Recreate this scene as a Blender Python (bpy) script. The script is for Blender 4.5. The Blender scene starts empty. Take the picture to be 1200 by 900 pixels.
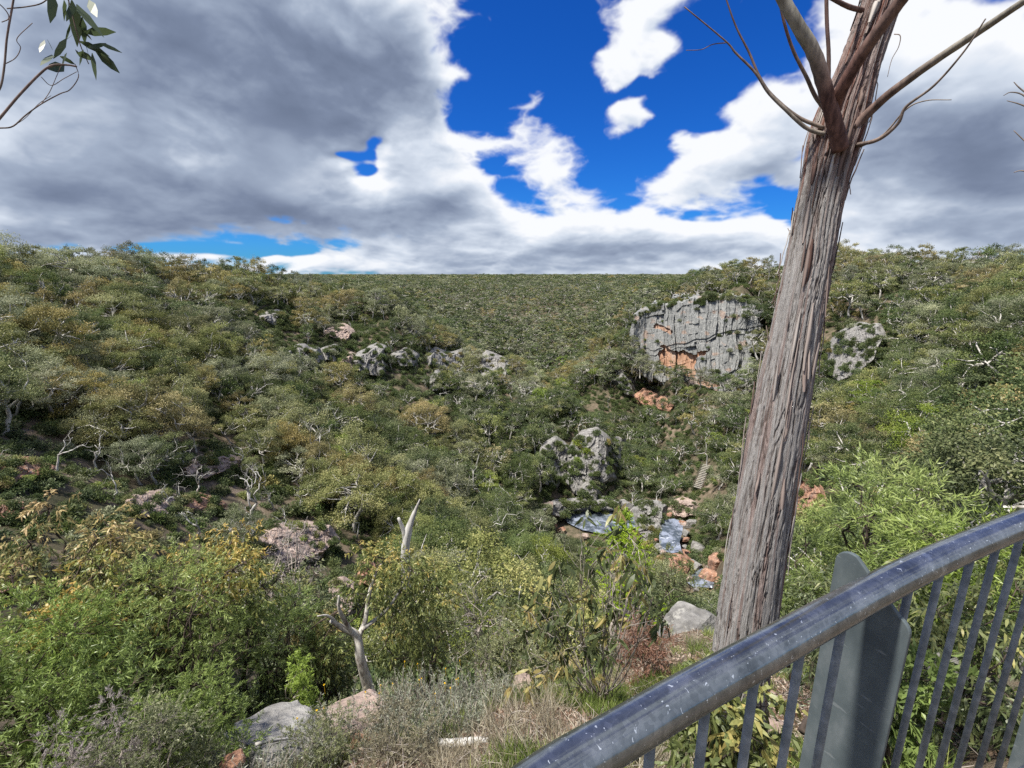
EXPOSURE = 1.0; CLOUD_GAIN = 5.0
import bpy, math, random
import numpy as np
from mathutils import Vector, Matrix
random.seed(7); RNG = np.random.default_rng(7)
scene = bpy.context.scene
COL = scene.collection
PI = math.pi
R = math.radians

# ------------------------------------------------------------------ camera geometry (reference frame 1200 x 900)
FOC, PITCH = 550.0, R(13.1)
CP, SP = math.cos(PITCH), math.sin(PITCH)
def ray(px, py):
    u = 450.0 - py; x = px - 600.0
    return np.array([x, FOC*CP + u*SP, u*CP - FOC*SP])
def azT(px, py):
    d = ray(px, py); h = math.hypot(d[0], d[1])
    return math.atan2(d[0], d[1]), d[2]/h
def at_r(px, py, r):
    """point on the sight line at horizontal distance r"""
    d = ray(px, py); return d*(r/math.hypot(d[0], d[1]))
def at_z(px, py, z):
    d = ray(px, py); return d*(z/d[2])
def project(P):
    P = np.atleast_2d(P)
    dep = P[:, 1]*CP - P[:, 2]*SP
    up = P[:, 1]*SP + P[:, 2]*CP
    return 600 + FOC*P[:, 0]/dep, 450 - FOC*up/dep, dep

# ------------------------------------------------------------------ numpy noise
def _h(ix, iy, iz, s):
    n = (ix.astype(np.uint64)*np.uint64(374761393) + iy.astype(np.uint64)*np.uint64(668265263)
         + iz.astype(np.uint64)*np.uint64(2147483647) + np.uint64(s*1274126177 % 4294967296)) & np.uint64(0xFFFFFFFF)
    n = ((n ^ (n >> np.uint64(13)))*np.uint64(1274126177)) & np.uint64(0xFFFFFFFF)
    n = ((n ^ (n >> np.uint64(16)))*np.uint64(2246822519)) & np.uint64(0xFFFFFFFF)
    return ((n ^ (n >> np.uint64(15))) & np.uint64(0xFFFFFF)).astype(np.float64)/16777215.0
def vnoise(p, s=0):
    p = np.asarray(p, float) + 5000.0
    i = np.floor(p).astype(np.int64); f = p - i; f = f*f*(3-2*f)
    x, y, z = i[..., 0], i[..., 1], i[..., 2]; fx, fy, fz = f[..., 0], f[..., 1], f[..., 2]
    def L(a, b, t): return a + (b-a)*t
    c = [_h(x+a, y+b, z+c_, s) for a in (0, 1) for b in (0, 1) for c_ in (0, 1)]
    return L(L(L(c[0], c[1], fz), L(c[2], c[3], fz), fy), L(L(c[4], c[5], fz), L(c[6], c[7], fz), fy), fx)
def fbm(p, o=4, s=0, lac=2.03, g=.5):
    p = np.asarray(p, float); a = 1; t = 0; w = 0
    for k in range(o):
        t = t + a*vnoise(p, s+k); w += a; a *= g; p = p*lac + 17.3
    return t/w
def sstep(a, b, x):
    t = np.clip((x-a)/(b-a), 0, 1); return t*t*(3-2*t)
def st3(a, b, c): return np.stack(np.broadcast_arrays(a, b, c), -1).astype(float)

# ------------------------------------------------------------------ mesh helpers
def mesh_from(name, V, F, tone=None, smooth=False, mats=(), fmat=None, attrs=None):
    """V (n,3); F list of int arrays, each (m,3) or (m,4)"""
    me = bpy.data.meshes.new(name)
    V = np.asarray(V, np.float32)
    if not isinstance(F, (list, tuple)): F = [F]
    F = [np.asarray(f, np.int32) for f in F if len(f)]
    me.vertices.add(len(V)); me.vertices.foreach_set('co', V.ravel())
    loops = np.concatenate([f.ravel() for f in F]); tot = np.concatenate([np.full(len(f), f.shape[1], np.int32) for f in F])
    me.loops.add(len(loops)); me.loops.foreach_set('vertex_index', loops)
    me.polygons.add(len(tot)); me.polygons.foreach_set('loop_start', np.concatenate([[0], np.cumsum(tot)[:-1]]).astype(np.int32))
    me.polygons.foreach_set('loop_total', tot)
    me.polygons.foreach_set('use_smooth', np.full(len(tot), smooth, bool))
    if fmat is not None: me.polygons.foreach_set('material_index', np.asarray(fmat, np.int32))
    for m in mats: me.materials.append(m)
    if tone is not None:
        a = me.attributes.new('tone', 'FLOAT', 'POINT'); a.data.foreach_set('value', np.asarray(tone, np.float32))
    for k, v in (attrs or {}).items():
        v = np.asarray(v, np.float32)
        if v.ndim == 1: a = me.attributes.new(k, 'FLOAT', 'POINT'); a.data.foreach_set('value', v)
        else: a = me.attributes.new(k, 'FLOAT_VECTOR', 'POINT'); a.data.foreach_set('vector', v.ravel())
    me.update(calc_edges=True); me.validate()
    return me
def link(name, me, parent=None, loc=None):
    o = bpy.data.objects.new(name, me); COL.objects.link(o)
    if parent is not None: o.parent = parent
    if loc is not None: o.location = loc
    return o
def tag(o, label=None, cat=None, group=None, kind=None):
    if label: o['label'] = label
    if cat: o['category'] = cat
    if group: o['group'] = group
    if kind: o['kind'] = kind
    return o
def thing(name, label, cat, loc=(0, 0, 0), rotz=0, group=None):
    o = bpy.data.objects.new(name, None); COL.objects.link(o); o.empty_display_size = .1
    o.location = loc; o.rotation_euler = (0, 0, rotz)
    return tag(o, label, cat, group)
class Geo:
    def __init__(s): s.V = []; s.F4 = []; s.F3 = []; s.T = []; s.n = 0
    def add(s, V, F4=None, F3=None, tone=None):
        V = np.asarray(V, float)
        if F4 is not None and len(F4): s.F4.append(np.asarray(F4)+s.n)
        if F3 is not None and len(F3): s.F3.append(np.asarray(F3)+s.n)
        s.V.append(V); s.T.append(np.full(len(V), .5) if tone is None else np.broadcast_to(tone, (len(V),))); s.n += len(V)
        return s
    def mesh(s, name, mats=(), smooth=False, **k):
        F = []
        if s.F4: F.append(np.concatenate(s.F4))
        if s.F3: F.append(np.concatenate(s.F3))
        return mesh_from(name, np.concatenate(s.V), F, np.concatenate(s.T), smooth, mats, **k)
def tube(G, P, rad, n=6, tone=.5, cap=True, jit=0):
    P = np.asarray(P, float); m = len(P); rad = np.broadcast_to(rad, (m,)).astype(float)
    t = np.gradient(P, axis=0); t /= np.linalg.norm(t, axis=1, keepdims=True)+1e-9
    ref = np.array([0, 0, 1.]) if abs(t[:, 2]).mean() < .8 else np.array([1., 0, 0])
    a = np.cross(t, ref); a /= np.linalg.norm(a, axis=1, keepdims=True)+1e-9; b = np.cross(t, a)
    th = np.arange(n)*2*PI/n
    rr = rad[:, None]*(1 + (RNG.normal(0, jit, (m, n)) if jit else 0))
    V = P[:, None, :] + rr[..., None]*(a[:, None, :]*np.cos(th)[None, :, None] + b[:, None, :]*np.sin(th)[None, :, None])
    i = np.arange(m-1)[:, None]*n; j = np.arange(n)[None, :]; k = (j+1) % n
    F = np.stack([i+j, i+k, i+n+k, i+n+j], -1).reshape(-1, 4)
    V = V.reshape(-1, 3); F3 = None
    if cap:
        V = np.vstack([V, P[0], P[-1] + t[-1]*rad[-1]*.5])
        jj = np.arange(n); kk = (jj+1) % n
        F3 = np.vstack([np.stack([kk, jj, np.full(n, m*n)], 1), np.stack([(m-1)*n+jj, (m-1)*n+kk, np.full(n, m*n+1)], 1)])
    G.add(V, F, F3, tone)
def curve_pts(p0, p1, n=6, bow=.12, jit=.04, up=0):
    p0 = np.asarray(p0, float); p1 = np.asarray(p1, float); L = np.linalg.norm(p1-p0)
    t = np.linspace(0, 1, n)[:, None]; P = p0 + (p1-p0)*t
    o = RNG.normal(0, 1, 3)*bow*L; o[2] += up*L
    P += o*(4*t*(1-t)); P[1:-1] += RNG.normal(0, jit*L, (n-2, 3)); return P
def unit(v): return v/(np.linalg.norm(v, axis=-1, keepdims=True)+1e-9)
def leaves(G, B, D, L, W, tone, fold=.12, ref=None):
    """rhombus leaves: base B, direction D"""
    n = len(B); D = unit(D); L = np.broadcast_to(L, (n,))[:, None]; W = np.broadcast_to(W, (n,))[:, None]
    rn = RNG.normal(0, 1, (n, 3)) if ref is None else ref
    S = unit(np.cross(D, rn)); N = np.cross(S, D)
    V = np.stack([B, B+D*L*.42+S*W*.5+N*L*fold, B+D*L, B+D*L*.42-S*W*.5+N*L*fold], 1).reshape(-1, 3)
    F = np.arange(n*4).reshape(-1, 4)
    G.add(V, F, None, np.repeat(np.broadcast_to(tone, (n,)), 4))
def leaves_long(G, B, D, L, W, tone, droop=.5):
    """curved sickle leaves, three quads long"""
    n = len(B); D = unit(D); L = np.broadcast_to(L, (n,))[:, None]; W = np.broadcast_to(W, (n,))[:, None]
    S = unit(np.cross(D, RNG.normal(0, 1, (n, 3)))); g = np.array([0, 0, -1.])
    rows = []
    bend = S*RNG.normal(0, .12, (n, 1))*L
    for t, w in ((0, .12), (.3, 1), (.68, .8), (1, .04)):
        c = B + D*L*t*(1-droop*t*.35) + g*L*droop*t*t*.6 + bend*t*t
        s2 = S + .25*np.cross(S, D)*t
        rows += [c+s2*W*w*.5, c-s2*W*w*.5]
    V = np.stack(rows, 1).reshape(-1, 3); b = np.arange(n)[:, None]*8
    F = np.concatenate([b+np.array([[0, 1, 3, 2]]), b+np.array([[2, 3, 5, 4]]), b+np.array([[4, 5, 7, 6]])])
    G.add(V, F, None, np.repeat(np.broadcast_to(tone, (n,)), 8))

# ------------------------------------------------------------------ node helpers
class NT:
    def __init__(s, tree): s.t = tree; s.n = tree.nodes; s.l = tree.links
    def new(s, typ, **k):
        nd = s.n.new(typ)
        for a, b in k.items(): setattr(nd, a, b)
        return nd
    def put(s, sock, v):
        if isinstance(v, bpy.types.NodeSocket): s.l.new(v, sock)
        elif v is not None: sock.default_value = v
    def math(s, op, a, b=None, c=None, clamp=False):
        nd = s.new('ShaderNodeMath', operation=op, use_clamp=clamp); s.put(nd.inputs[0], a)
        if b is not None: s.put(nd.inputs[1], b)
        if c is not None: s.put(nd.inputs[2], c)
        return nd.outputs[0]
    def vmath(s, op, a, b=None, out=0):
        nd = s.new('ShaderNodeVectorMath', operation=op); s.put(nd.inputs[0], a)
        if b is not None:
            if op == 'SCALE': s.put(nd.inputs['Scale'], b)
            else: s.put(nd.inputs[1], b)
        return nd.outputs['Value' if op in ('LENGTH', 'DOT_PRODUCT', 'DISTANCE') else 'Vector']
    def mr(s, v, a, b, c=0., d=1., smooth=False):
        nd = s.new('ShaderNodeMapRange'); nd.interpolation_type = 'SMOOTHSTEP' if smooth else 'LINEAR'
        for i, x in enumerate((v, a, b, c, d)): s.put(nd.inputs[i], x)
        return nd.outputs[0]
    def noise(s, vec, scale, detail=4, rough=.55, dist=0., out='Fac', dim='3D'):
        nd = s.new('ShaderNodeTexNoise', noise_dimensions=dim)
        if vec is not None: s.put(nd.inputs['Vector'], vec)
        nd.inputs['Scale'].default_value = scale; nd.inputs['Detail'].default_value = detail
        nd.inputs['Roughness'].default_value = rough; nd.inputs['Distortion'].default_value = dist
        return nd.outputs[out]
    def vor(s, vec, scale, feature='F1', out='Distance'):
        nd = s.new('ShaderNodeTexVoronoi', feature=feature); s.put(nd.inputs['Vector'], vec); nd.inputs['Scale'].default_value = scale
        return nd.outputs[out]
    def ramp(s, fac, stops, interp='LINEAR'):
        nd = s.new('ShaderNodeValToRGB'); cr = nd.color_ramp; cr.interpolation = interp
        while len(cr.elements) < len(stops): cr.elements.new(.5)
        for e, (p, c) in zip(cr.elements, stops): e.position = p; e.color = (*c, 1)
        s.put(nd.inputs[0], fac); return nd.outputs[0]
    def mix(s, f, a, b, mode='MIX'):
        nd = s.new('ShaderNodeMix', data_type='RGBA', blend_type=mode); s.put(nd.inputs[0], f)
        s.put(nd.inputs[6], a if isinstance(a, bpy.types.NodeSocket) else (*a, 1)); s.put(nd.inputs[7], b if isinstance(b, bpy.types.NodeSocket) else (*b, 1))
        return nd.outputs[2]
    def hsv(s, col, h=.5, sat=1., v=1.):
        nd = s.new('ShaderNodeHueSaturation'); s.put(nd.inputs['Hue'], h); s.put(nd.inputs['Saturation'], sat); s.put(nd.inputs['Value'], v); s.put(nd.inputs['Color'], col)
        return nd.outputs[0]
    def mapping(s, vec, sc=(1, 1, 1), rot=(0, 0, 0)):
        nd = s.new('ShaderNodeMapping'); s.put(nd.inputs[0], vec); nd.inputs['Scale'].default_value = sc; nd.inputs['Rotation'].default_value = rot
        return nd.outputs[0]
    def bump(s, h, strength=.5, dist=.02):
        nd = s.new('ShaderNodeBump'); nd.inputs['Strength'].default_value = strength; nd.inputs['Distance'].default_value = dist; s.put(nd.inputs['Height'], h)
        return nd.outputs[0]
def material(name):
    m = bpy.data.materials.new(name); m.use_nodes = True; t = NT(m.node_tree); t.n.clear()
    out = t.new('ShaderNodeOutputMaterial'); return m, t, out
def principled(t, out, col, rough=.8, spec=.3, metal=0., normal=None):
    p = t.new('ShaderNodeBsdfPrincipled'); t.put(p.inputs['Base Color'], col if isinstance(col, bpy.types.NodeSocket) else (*col, 1))
    t.put(p.inputs['Roughness'], rough); t.put(p.inputs['Specular IOR Level'], spec); t.put(p.inputs['Metallic'], metal)
    if normal is not None: t.put(p.inputs['Normal'], normal)
    t.l.new(p.outputs[0], out.inputs[0]); return p
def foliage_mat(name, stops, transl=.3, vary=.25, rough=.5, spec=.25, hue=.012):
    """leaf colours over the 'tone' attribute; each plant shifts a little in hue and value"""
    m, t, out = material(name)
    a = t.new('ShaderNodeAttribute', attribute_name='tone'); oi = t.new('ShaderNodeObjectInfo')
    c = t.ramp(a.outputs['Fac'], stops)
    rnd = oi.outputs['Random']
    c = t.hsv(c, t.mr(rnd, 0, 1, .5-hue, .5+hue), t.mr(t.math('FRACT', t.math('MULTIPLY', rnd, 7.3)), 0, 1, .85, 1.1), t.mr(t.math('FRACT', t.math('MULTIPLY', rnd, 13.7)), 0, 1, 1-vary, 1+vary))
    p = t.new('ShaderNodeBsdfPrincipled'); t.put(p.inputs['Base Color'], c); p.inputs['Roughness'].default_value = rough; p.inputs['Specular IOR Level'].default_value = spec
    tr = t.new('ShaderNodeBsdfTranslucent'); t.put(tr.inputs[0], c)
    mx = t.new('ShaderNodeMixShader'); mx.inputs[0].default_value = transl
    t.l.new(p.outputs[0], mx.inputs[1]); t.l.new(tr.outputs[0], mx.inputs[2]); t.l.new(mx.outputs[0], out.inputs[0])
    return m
# ------------------------------------------------------------------ camera, light, sky
cam = bpy.data.cameras.new('camera'); camo = bpy.data.objects.new('camera', cam); COL.objects.link(camo)
cam.sensor_width = 36; cam.lens = 36*FOC/1200; camo.rotation_euler = (R(90)-PITCH, 0, 0); cam.clip_end = 30000; cam.clip_start = .05
scene.camera = camo
SUN_EL, SUN_AZ = R(64), R(-112)      # azimuth clockwise from +Y: high, to the left and a little behind
sl = bpy.data.lights.new('sun', 'SUN'); sl.energy = 4.2; sl.angle = R(4); sl.color = (1, .95, .86)
so = bpy.data.objects.new('sun', sl); COL.objects.link(so)
sd = Vector((math.sin(SUN_AZ)*math.cos(SUN_EL), math.cos(SUN_AZ)*math.cos(SUN_EL), math.sin(SUN_EL)))
so.rotation_euler = sd.to_track_quat('Z', 'Y').to_euler()
scene.view_settings.view_transform = 'Standard'; scene.view_settings.look = 'None'; scene.view_settings.gamma = 1
scene.view_settings.exposure = EXPOSURE if 'EXPOSURE' in globals() else 0.0
cy = scene.cycles; cy.max_bounces = 5; cy.diffuse_bounces = 3; cy.glossy_bounces = 3; cy.transmission_bounces = 3; cy.transparent_max_bounces = 4
cy.caustics_reflective = False; cy.caustics_refractive = False; cy.use_denoising = False
try: cy.denoiser = 'OPENIMAGEDENOISE'; cy.denoising_prefilter = 'ACCURATE'
except Exception: pass


# ---- the clouds: cover and light of the cloud banks over the sky directions, computed once
_TAB = np.random.default_rng(3).random((512, 512)).astype(np.float32)
def n2d(x, y):
    xi = np.floor(x); yi = np.floor(y); fx = x-xi; fy = y-yi; fx = fx*fx*fx*(fx*(fx*6-15)+10); fy = fy*fy*fy*(fy*(fy*6-15)+10)
    xi = xi.astype(np.int32) & 511; yi = yi.astype(np.int32) & 511; x1 = (xi+1) & 511; y1 = (yi+1) & 511
    return (_TAB[xi, yi]*(1-fx)+_TAB[x1, yi]*fx)*(1-fy) + (_TAB[xi, y1]*(1-fx)+_TAB[x1, y1]*fx)*fy
def f2d(x, y, o=6, g=.5, billow=False):
    a = 1.; t_ = 0; w_ = 0
    for k in range(o):
        c_, s_ = math.cos(.6*k+.3), math.sin(.6*k+.3); n = n2d(x*c_-y*s_+31.7*k+100, x*s_+y*c_+11.3*k+100)
        if billow: n = 1-np.abs(2*n-1)**.8
        t_ = t_+a*n; w_ += a; a *= g; x = x*2.07; y = y*2.07
    return t_/w_
COVER = [(120, -60, 620, 460, 1.3), (330, 90, 290, 260, .9), (0, 200, 460, 170, 1.2), (250, 210, 330, 80, .8), (485, 60, 85, 170, .6), (450, 235, 170, 70, 1.0), (530, 200, 130, 100, .95),
         (625, 150, 75, 50, .75), (655, 200, 75, 75, .85), (690, 238, 70, 34, .6), (740, 75, 80, 75, .95), (728, 142, 62, 48, .85), (760, 8, 150, 45, .9), (818, 208, 95, 56, 1.0), (885, 200, 70, 45, .9),
         (905, 140, 90, 80, .9), (780, 285, 240, 55, 1.2), (600, 285, 300, 55, 1.2), (870, 262, 110, 34, .7), (600, 312, 700, 34, 1.1), (1000, 290, 320, 60, 1.2),
         (1110, 120, 220, 210, 1.3), (1080, 60, 140, 90, .6), (1220, 40, 170, 130, .9), (1250, 230, 300, 140, 1.1), (980, 190, 100, 100, .7), (60, 262, 230, 40, .8), (1080, 230, 200, 80, .8), (350, 302, 60, 14, .6), (290, 300, 22, 10, .8)]
CLEAR = [(400, 186, 34, 22, 1.3), (422, 168, 26, 34, 1.2), (735, 110, 70, 14, .7), (590, 60, 74, 130, .9), (560, 118, 45, 34, .5), (250, 292, 130, 11, 1.6), (650, 60, 70, 90, .6), (860, 80, 80, 90, .7), (715, 195, 32, 34, .5), (690, 30, 30, 50, .4),
         (770, 185, 45, 36, .4), (830, 248, 70, 14, .5), (925, 242, 34, 26, .7), (1050, 2, 60, 26, .6), (575, 195, 30, 20, .5), (845, 160, 46, 26, .6), (930, 236, 40, 20, .4)]
GREY = [(300, 60, 360, 170, 1.0), (400, 110, 190, 100, .5), (130, 235, 380, 90, .95), (400, 262, 220, 50, .6), (40, 20, 280, 140, .55), (640, 300, 360, 30, .6), (1060, 170, 200, 85, .9), (1180, 130, 160, 80, .4), (760, 284, 200, 26, .6),
        (520, 245, 120, 40, .5), (1100, 262, 260, 40, .6), (905, 208, 50, 34, .6), (60, 150, 190, 70, .35), (1190, 200, 140, 70, .5), (480, 40, 60, 80, .3)]
BRIGHT = [(200, 110, 110, 50, .35), (335, 215, 70, 36, .6), (525, 60, 40, 110, .5), (1085, 60, 90, 60, .7), (620, 180, 90, 90, .4), (60, 262, 160, 22, .35), (540, 170, 70, 60, .4), (1120, 290, 120, 20, .3), (700, 262, 200, 14, .3)]
def bsum(B, x, y):
    acc = 0
    for (cx, cyy, wx, wy, wt) in B:
        l = np.sqrt(((x-cx)/wx)**2+((y-cyy)/wy)**2); tt = np.clip(1-l, 0, 1); acc = acc+wt*tt*tt*(3-2*tt)
    return acc
def cloud_field(az, el):
    """az, el arrays -> (cover 0..1, light 0..1)"""
    x = np.cos(el)*np.sin(az); y = np.cos(el)*np.cos(az); z = np.sin(el)
    dep = y*CP - z*SP; up = y*SP + z*CP; ok = dep > .12; dd = np.where(ok, dep, 1)
    px = np.where(ok, 600+FOC*x/dd, -9000); py = np.where(ok, 450-FOC*up/dd, -9000)
    qx = 2.9*np.arctan2(x, y); qy = 3.9*el+.5*np.log(np.maximum(z, 0)+.06)
    wx = f2d(qx*2.2+7, qy*2.2, 4)-.5; wy = f2d(qx*2.2, qy*2.2+9, 4)-.5
    hx = f2d(qx*.9+70, qy*.9, 3)-.5; hy = f2d(qx*.9, qy*.9+90, 3)-.5
    hs = np.clip((330-py)/160, .12, 1)
    bx = px + 75*wx+60*hx; by = py + (70*wy+50*hy)*hs
    cov = bsum(COVER, bx, by)-bsum(CLEAR, bx, by)
    fr = sstep(.1, .4, dep); cov = cov*fr + (1-fr)*(f2d(qx*.7+3, qy*.7, 2)*1.9-.1)
    qx2 = qx+.22*wx; qy2 = qy+.22*wy
    lowk = 1-sstep(.02, .22, z); n = (.5*f2d(qx2*1.7, qy2*1.7, 8, .54)+.5*f2d(qx2*2.3+50, qy2*2.3, 7, .52, True))*(1-.6*lowk)+.6*lowk*(.5*f2d(qx2*3.6+9, qy2*4.6, 7, .54)+.5*f2d(qx2*4.6+5, qy2*5.5, 6, .52, True))
    dens = (n-.55)*3.3 + np.minimum(cov, 1.6)*1.25-.45
    grey = bsum(GREY, bx, by)*fr+(1-fr)*.45; brt = bsum(BRIGHT, bx, by)*fr
    fine = .5*f2d(qx2*4+9, qy2*4, 6, .52)+.5*f2d(qx2*3+29, qy2*3, 6, .5, True)-.5
    fine = fine*(1+.9*(1-sstep(.03, .2, z)))
    return dens, grey, brt, fine
def cloud_light(dens, grey, brt, fine, step):
    # light reaches a cloud from above and from the left: shade grows with the cloud that lies that way
    D = np.clip(dens, 0, 1.6); sh = 0
    for k, wt in ((1, .34), (2, .26), (4, .2), (8, .14), (14, .1)):
        dy = int(round(k*step)); sh = sh+wt*np.roll(np.roll(D, -dy, 0), int(round(dy*.35)), 1)
    lum = 1.06 - .43*sh**.8*(.55+.6*np.clip(grey, 0, 1)) - .17*np.clip(grey, 0, 1.2)*sstep(.1, .8, dens) + .20*brt*sstep(.1, .6, dens) + fine*(.34-.20*np.clip(grey, 0, 1)) + (.26-.12*np.clip(grey, 0, 1))*(D-sh)
    return sstep(-.05, .55, dens), np.clip(lum, .0, 1)
def build_cloud_map():
    W, H = 4096, 2048
    img = np.zeros((H, W, 4), np.float32); img[..., 3] = 1
    def block(c0, c1, r0, r1, s):
        cs = np.arange(c0, c1, s); rs = np.arange(r0, r1, s)
        az = (cs+.5)/W*2*PI-PI; el = (rs+.5)/H*PI-PI/2
        A, E = np.meshgrid(az, el); a, l = cloud_light(*cloud_field(A.astype(np.float32), E.astype(np.float32)), 7/s)
        a = np.repeat(np.repeat(a, s, 0), s, 1)[:r1-r0, :c1-c0]; l = np.repeat(np.repeat(l, s, 0), s, 1)[:r1-r0, :c1-c0]
        img[r0:r1, c0:c1, 0] = a; img[r0:r1, c0:c1, 1] = l
    block(0, W, H//2-64, H, 16)
    block(W//2-800, W//2+800, H//2-40, H//2+640, 1)
    im = bpy.data.images.new('cloud_cover', W, H, float_buffer=True, is_data=True); im.pixels.foreach_set(img.ravel()); im.update(); im.pack()
    return im
w = bpy.data.worlds.new('World'); scene.world = w; w.use_nodes = True
t = NT(w.node_tree); t.n.clear(); wo = t.new('ShaderNodeOutputWorld'); bg = t.new('ShaderNodeBackground'); bg.inputs[1].default_value = .1
t.l.new(bg.outputs[0], wo.inputs[0])
sky = t.new('ShaderNodeTexSky', sky_type='NISHITA'); sky.sun_disc = False; sky.sun_elevation = SUN_EL; sky.sun_rotation = SUN_AZ; sky.altitude = 400; sky.air_density = 1.0; sky.dust_density = .3; sky.ozone_density = 2.5
env = t.new('ShaderNodeTexEnvironment', projection='EQUIRECTANGULAR', interpolation='Cubic'); env.image = build_cloud_map()

d = t.new('ShaderNodeTexCoord').outputs['Generated']; t.put(env.inputs[0], t.mapping(d, rot=(0, 0, R(-90))))
sp_ = t.new('ShaderNodeSeparateColor'); t.l.new(env.outputs[0], sp_.inputs[0])
ccol = t.ramp(sp_.outputs[1], [(0., (.12, .155, .24)), (.3, (.21, .26, .375)), (.55, (.37, .44, .57)), (.8, (.68, .75, .86)), (1., (.96, .98, 1.02))])
cc = t.vmath('SCALE', ccol, CLOUD_GAIN)
skyc = t.mix(1., t.hsv(sky.outputs[0], .5, 1.25, 1.), (.078, .30, .655), 'MULTIPLY')
t.l.new(t.mix(sp_.outputs[0], skyc, cc), bg.inputs[0])
w.cycles.sampling_method = 'MANUAL'; w.cycles.sample_map_resolution = 512
# ------------------------------------------------------------------ terrain: one height sheet over (azimuth, log distance)
S = .72   # scale of the far valley
KN = {   # px: [(distance m, py of bare ground)]
 -420: [(1, 1150), (2, 1050), (5, 980), (15, 900), (30, 800), (60, 700), (100, 600), (150, 480), (190, 400), (235, 335), (300, 335)],
 -150: [(1, 1150), (2, 1050), (5, 960), (15, 870), (30, 770), (45, 700), (62, 630), (80, 565), (110, 510), (150, 440), (200, 384), (240, 352), (300, 360)],
 0:   [(1, 1150), (2, 1060), (6, 935), (15, 860), (30, 765), (45, 695), (60, 630), (78, 565), (110, 510), (150, 440), (200, 382), (240, 347), (300, 354)],
 150: [(1, 1180), (2, 1080), (6, 915), (15, 875), (30, 785), (50, 695), (72, 615), (100, 570), (140, 492), (190, 416), (240, 356), (270, 342), (350, 350)],
 300: [(1, 1200), (2, 1080), (5, 900), (12, 862), (30, 800), (50, 725), (70, 665), (100, 600), (140, 532), (190, 462), (240, 404), (290, 354), (320, 343), (400, 352)],
 450: [(1, 1200), (2, 1060), (3.5, 900), (5, 860), (12, 850), (30, 800), (60, 722), (100, 645), (140, 578), (190, 520), (240, 462), (290, 402), (330, 366), (360, 356), (450, 375), (700, 356), (1000, 342)],
 600: [(1, 1200), (2, 1020), (3, 890), (6, 815), (12, 805), (30, 790), (60, 745), (100, 685), (150, 628), (200, 570), (250, 512), (300, 458), (335, 430), (355, 432), (400, 458), (450, 456), (550, 440), (700, 405), (900, 375), (1300, 345)],
 660: [(1, 1200), (2, 1000), (3, 880), (6, 812), (12, 800), (30, 795), (60, 755), (100, 702), (150, 648), (185, 607), (200, 596), (212, 590), (228, 556), (248, 512), (272, 472), (292, 486), (330, 488), (400, 452), (450, 440), (550, 458), (700, 408), (900, 378), (1300, 345)],
 710: [(1, 1200), (2, 1000), (3, 880), (6, 815), (10, 790), (30, 800), (60, 762), (100, 712), (150, 655), (180, 622), (200, 607), (215, 600), (230, 556), (248, 515), (262, 508), (280, 528), (310, 520), (345, 492), (382, 446), (425, 412), (470, 388), (520, 380), (600, 398), (800, 372), (1300, 345)],
 760: [(1, 1200), (2, 1000), (4, 850), (8, 770), (10, 752), (30, 790), (60, 762), (100, 718), (150, 665), (172, 644), (195, 628), (215, 606), (245, 568), (262, 566), (295, 548), (330, 512), (360, 490), (395, 455), (412, 415), (425, 372), (460, 354), (520, 348), (700, 356), (1000, 348)],
 810: [(1, 1200), (2, 1000), (4, 850), (8, 755), (10, 730), (14, 740), (30, 782), (60, 755), (100, 712), (150, 668), (170, 655), (190, 640), (220, 600), (250, 562), (290, 510), (330, 474), (350, 455), (368, 400), (380, 352), (420, 342), (500, 342), (700, 345)],
 870: [(1, 1200), (2, 1000), (4, 860), (8, 770), (12, 748), (30, 775), (60, 745), (100, 700), (140, 668), (160, 652), (190, 610), (230, 550), (280, 490), (320, 450), (338, 425), (352, 352), (400, 330), (450, 330), (600, 335)],
 960: [(1, 1250), (2, 1050), (4, 870), (8, 790), (15, 760), (30, 750), (60, 715), (90, 680), (120, 645), (150, 600), (190, 545), (230, 490), (280, 435), (320, 390), (350, 350), (390, 318), (450, 325)],
 1060: [(1, 1250), (2, 1050), (4, 890), (8, 810), (15, 765), (30, 725), (60, 682), (90, 640), (120, 592), (160, 535), (200, 478), (240, 425), (280, 380), (320, 344), (350, 326), (400, 332)],
 1200: [(1, 1250), (2, 1050), (4, 880), (8, 800), (15, 740), (30, 690), (60, 625), (90, 575), (120, 530), (160, 460), (200, 408), (240, 364), (275, 338), (330, 342)],
 1500: [(1, 1250), (2, 1100), (4, 950), (8, 850), (15, 780), (30, 710), (60, 640), (90, 590), (120, 540), (160, 460), (200, 402), (240, 360), (275, 334), (330, 338)],
}
kp, kt = [], []
for px, L in KN.items():
    L = [(r if r <= 20 else 20+(r-20)*S, py) for r, py in L]
    rmax = L[-1][0]
    L += [(r, py) for r, py in ((900, 334), (1600, 328), (3000, 325), (6000, 323.6)) if r > rmax*1.4]
    for r, py in L:
        a, T = azT(px, min(py, 1300)); kp.append((a*4.2, math.log(r))); kt.append(T)
kp = np.array(kp); kt = np.array(kt)
def _tps(d2): return .5*d2*np.log(d2+1e-12)
_K = _tps(((kp[:, None]-kp[None])**2).sum(-1)) + np.eye(len(kp))*.004
_P = np.c_[np.ones(len(kp)), kp]; _A = np.block([[_K, _P], [_P.T, np.zeros((3, 3))]])
_w = np.linalg.solve(_A, np.r_[kt, 0, 0, 0])
def T_eval(a, lr):
    sh = a.shape; q = np.c_[(a*4.2).ravel(), lr.ravel()]; out = np.empty(len(q))
    for i in range(0, len(q), 20000):
        s_ = q[i:i+20000]; out[i:i+20000] = _tps(((s_[:, None]-kp[None])**2).sum(-1))@_w[:-3] + _w[-3] + s_@_w[-2:]
    return out.reshape(sh)
NA, NR = 560, 620
A0, A1 = R(-60), R(60); LR0, LR1 = math.log(.8), math.log(9000)
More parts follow.
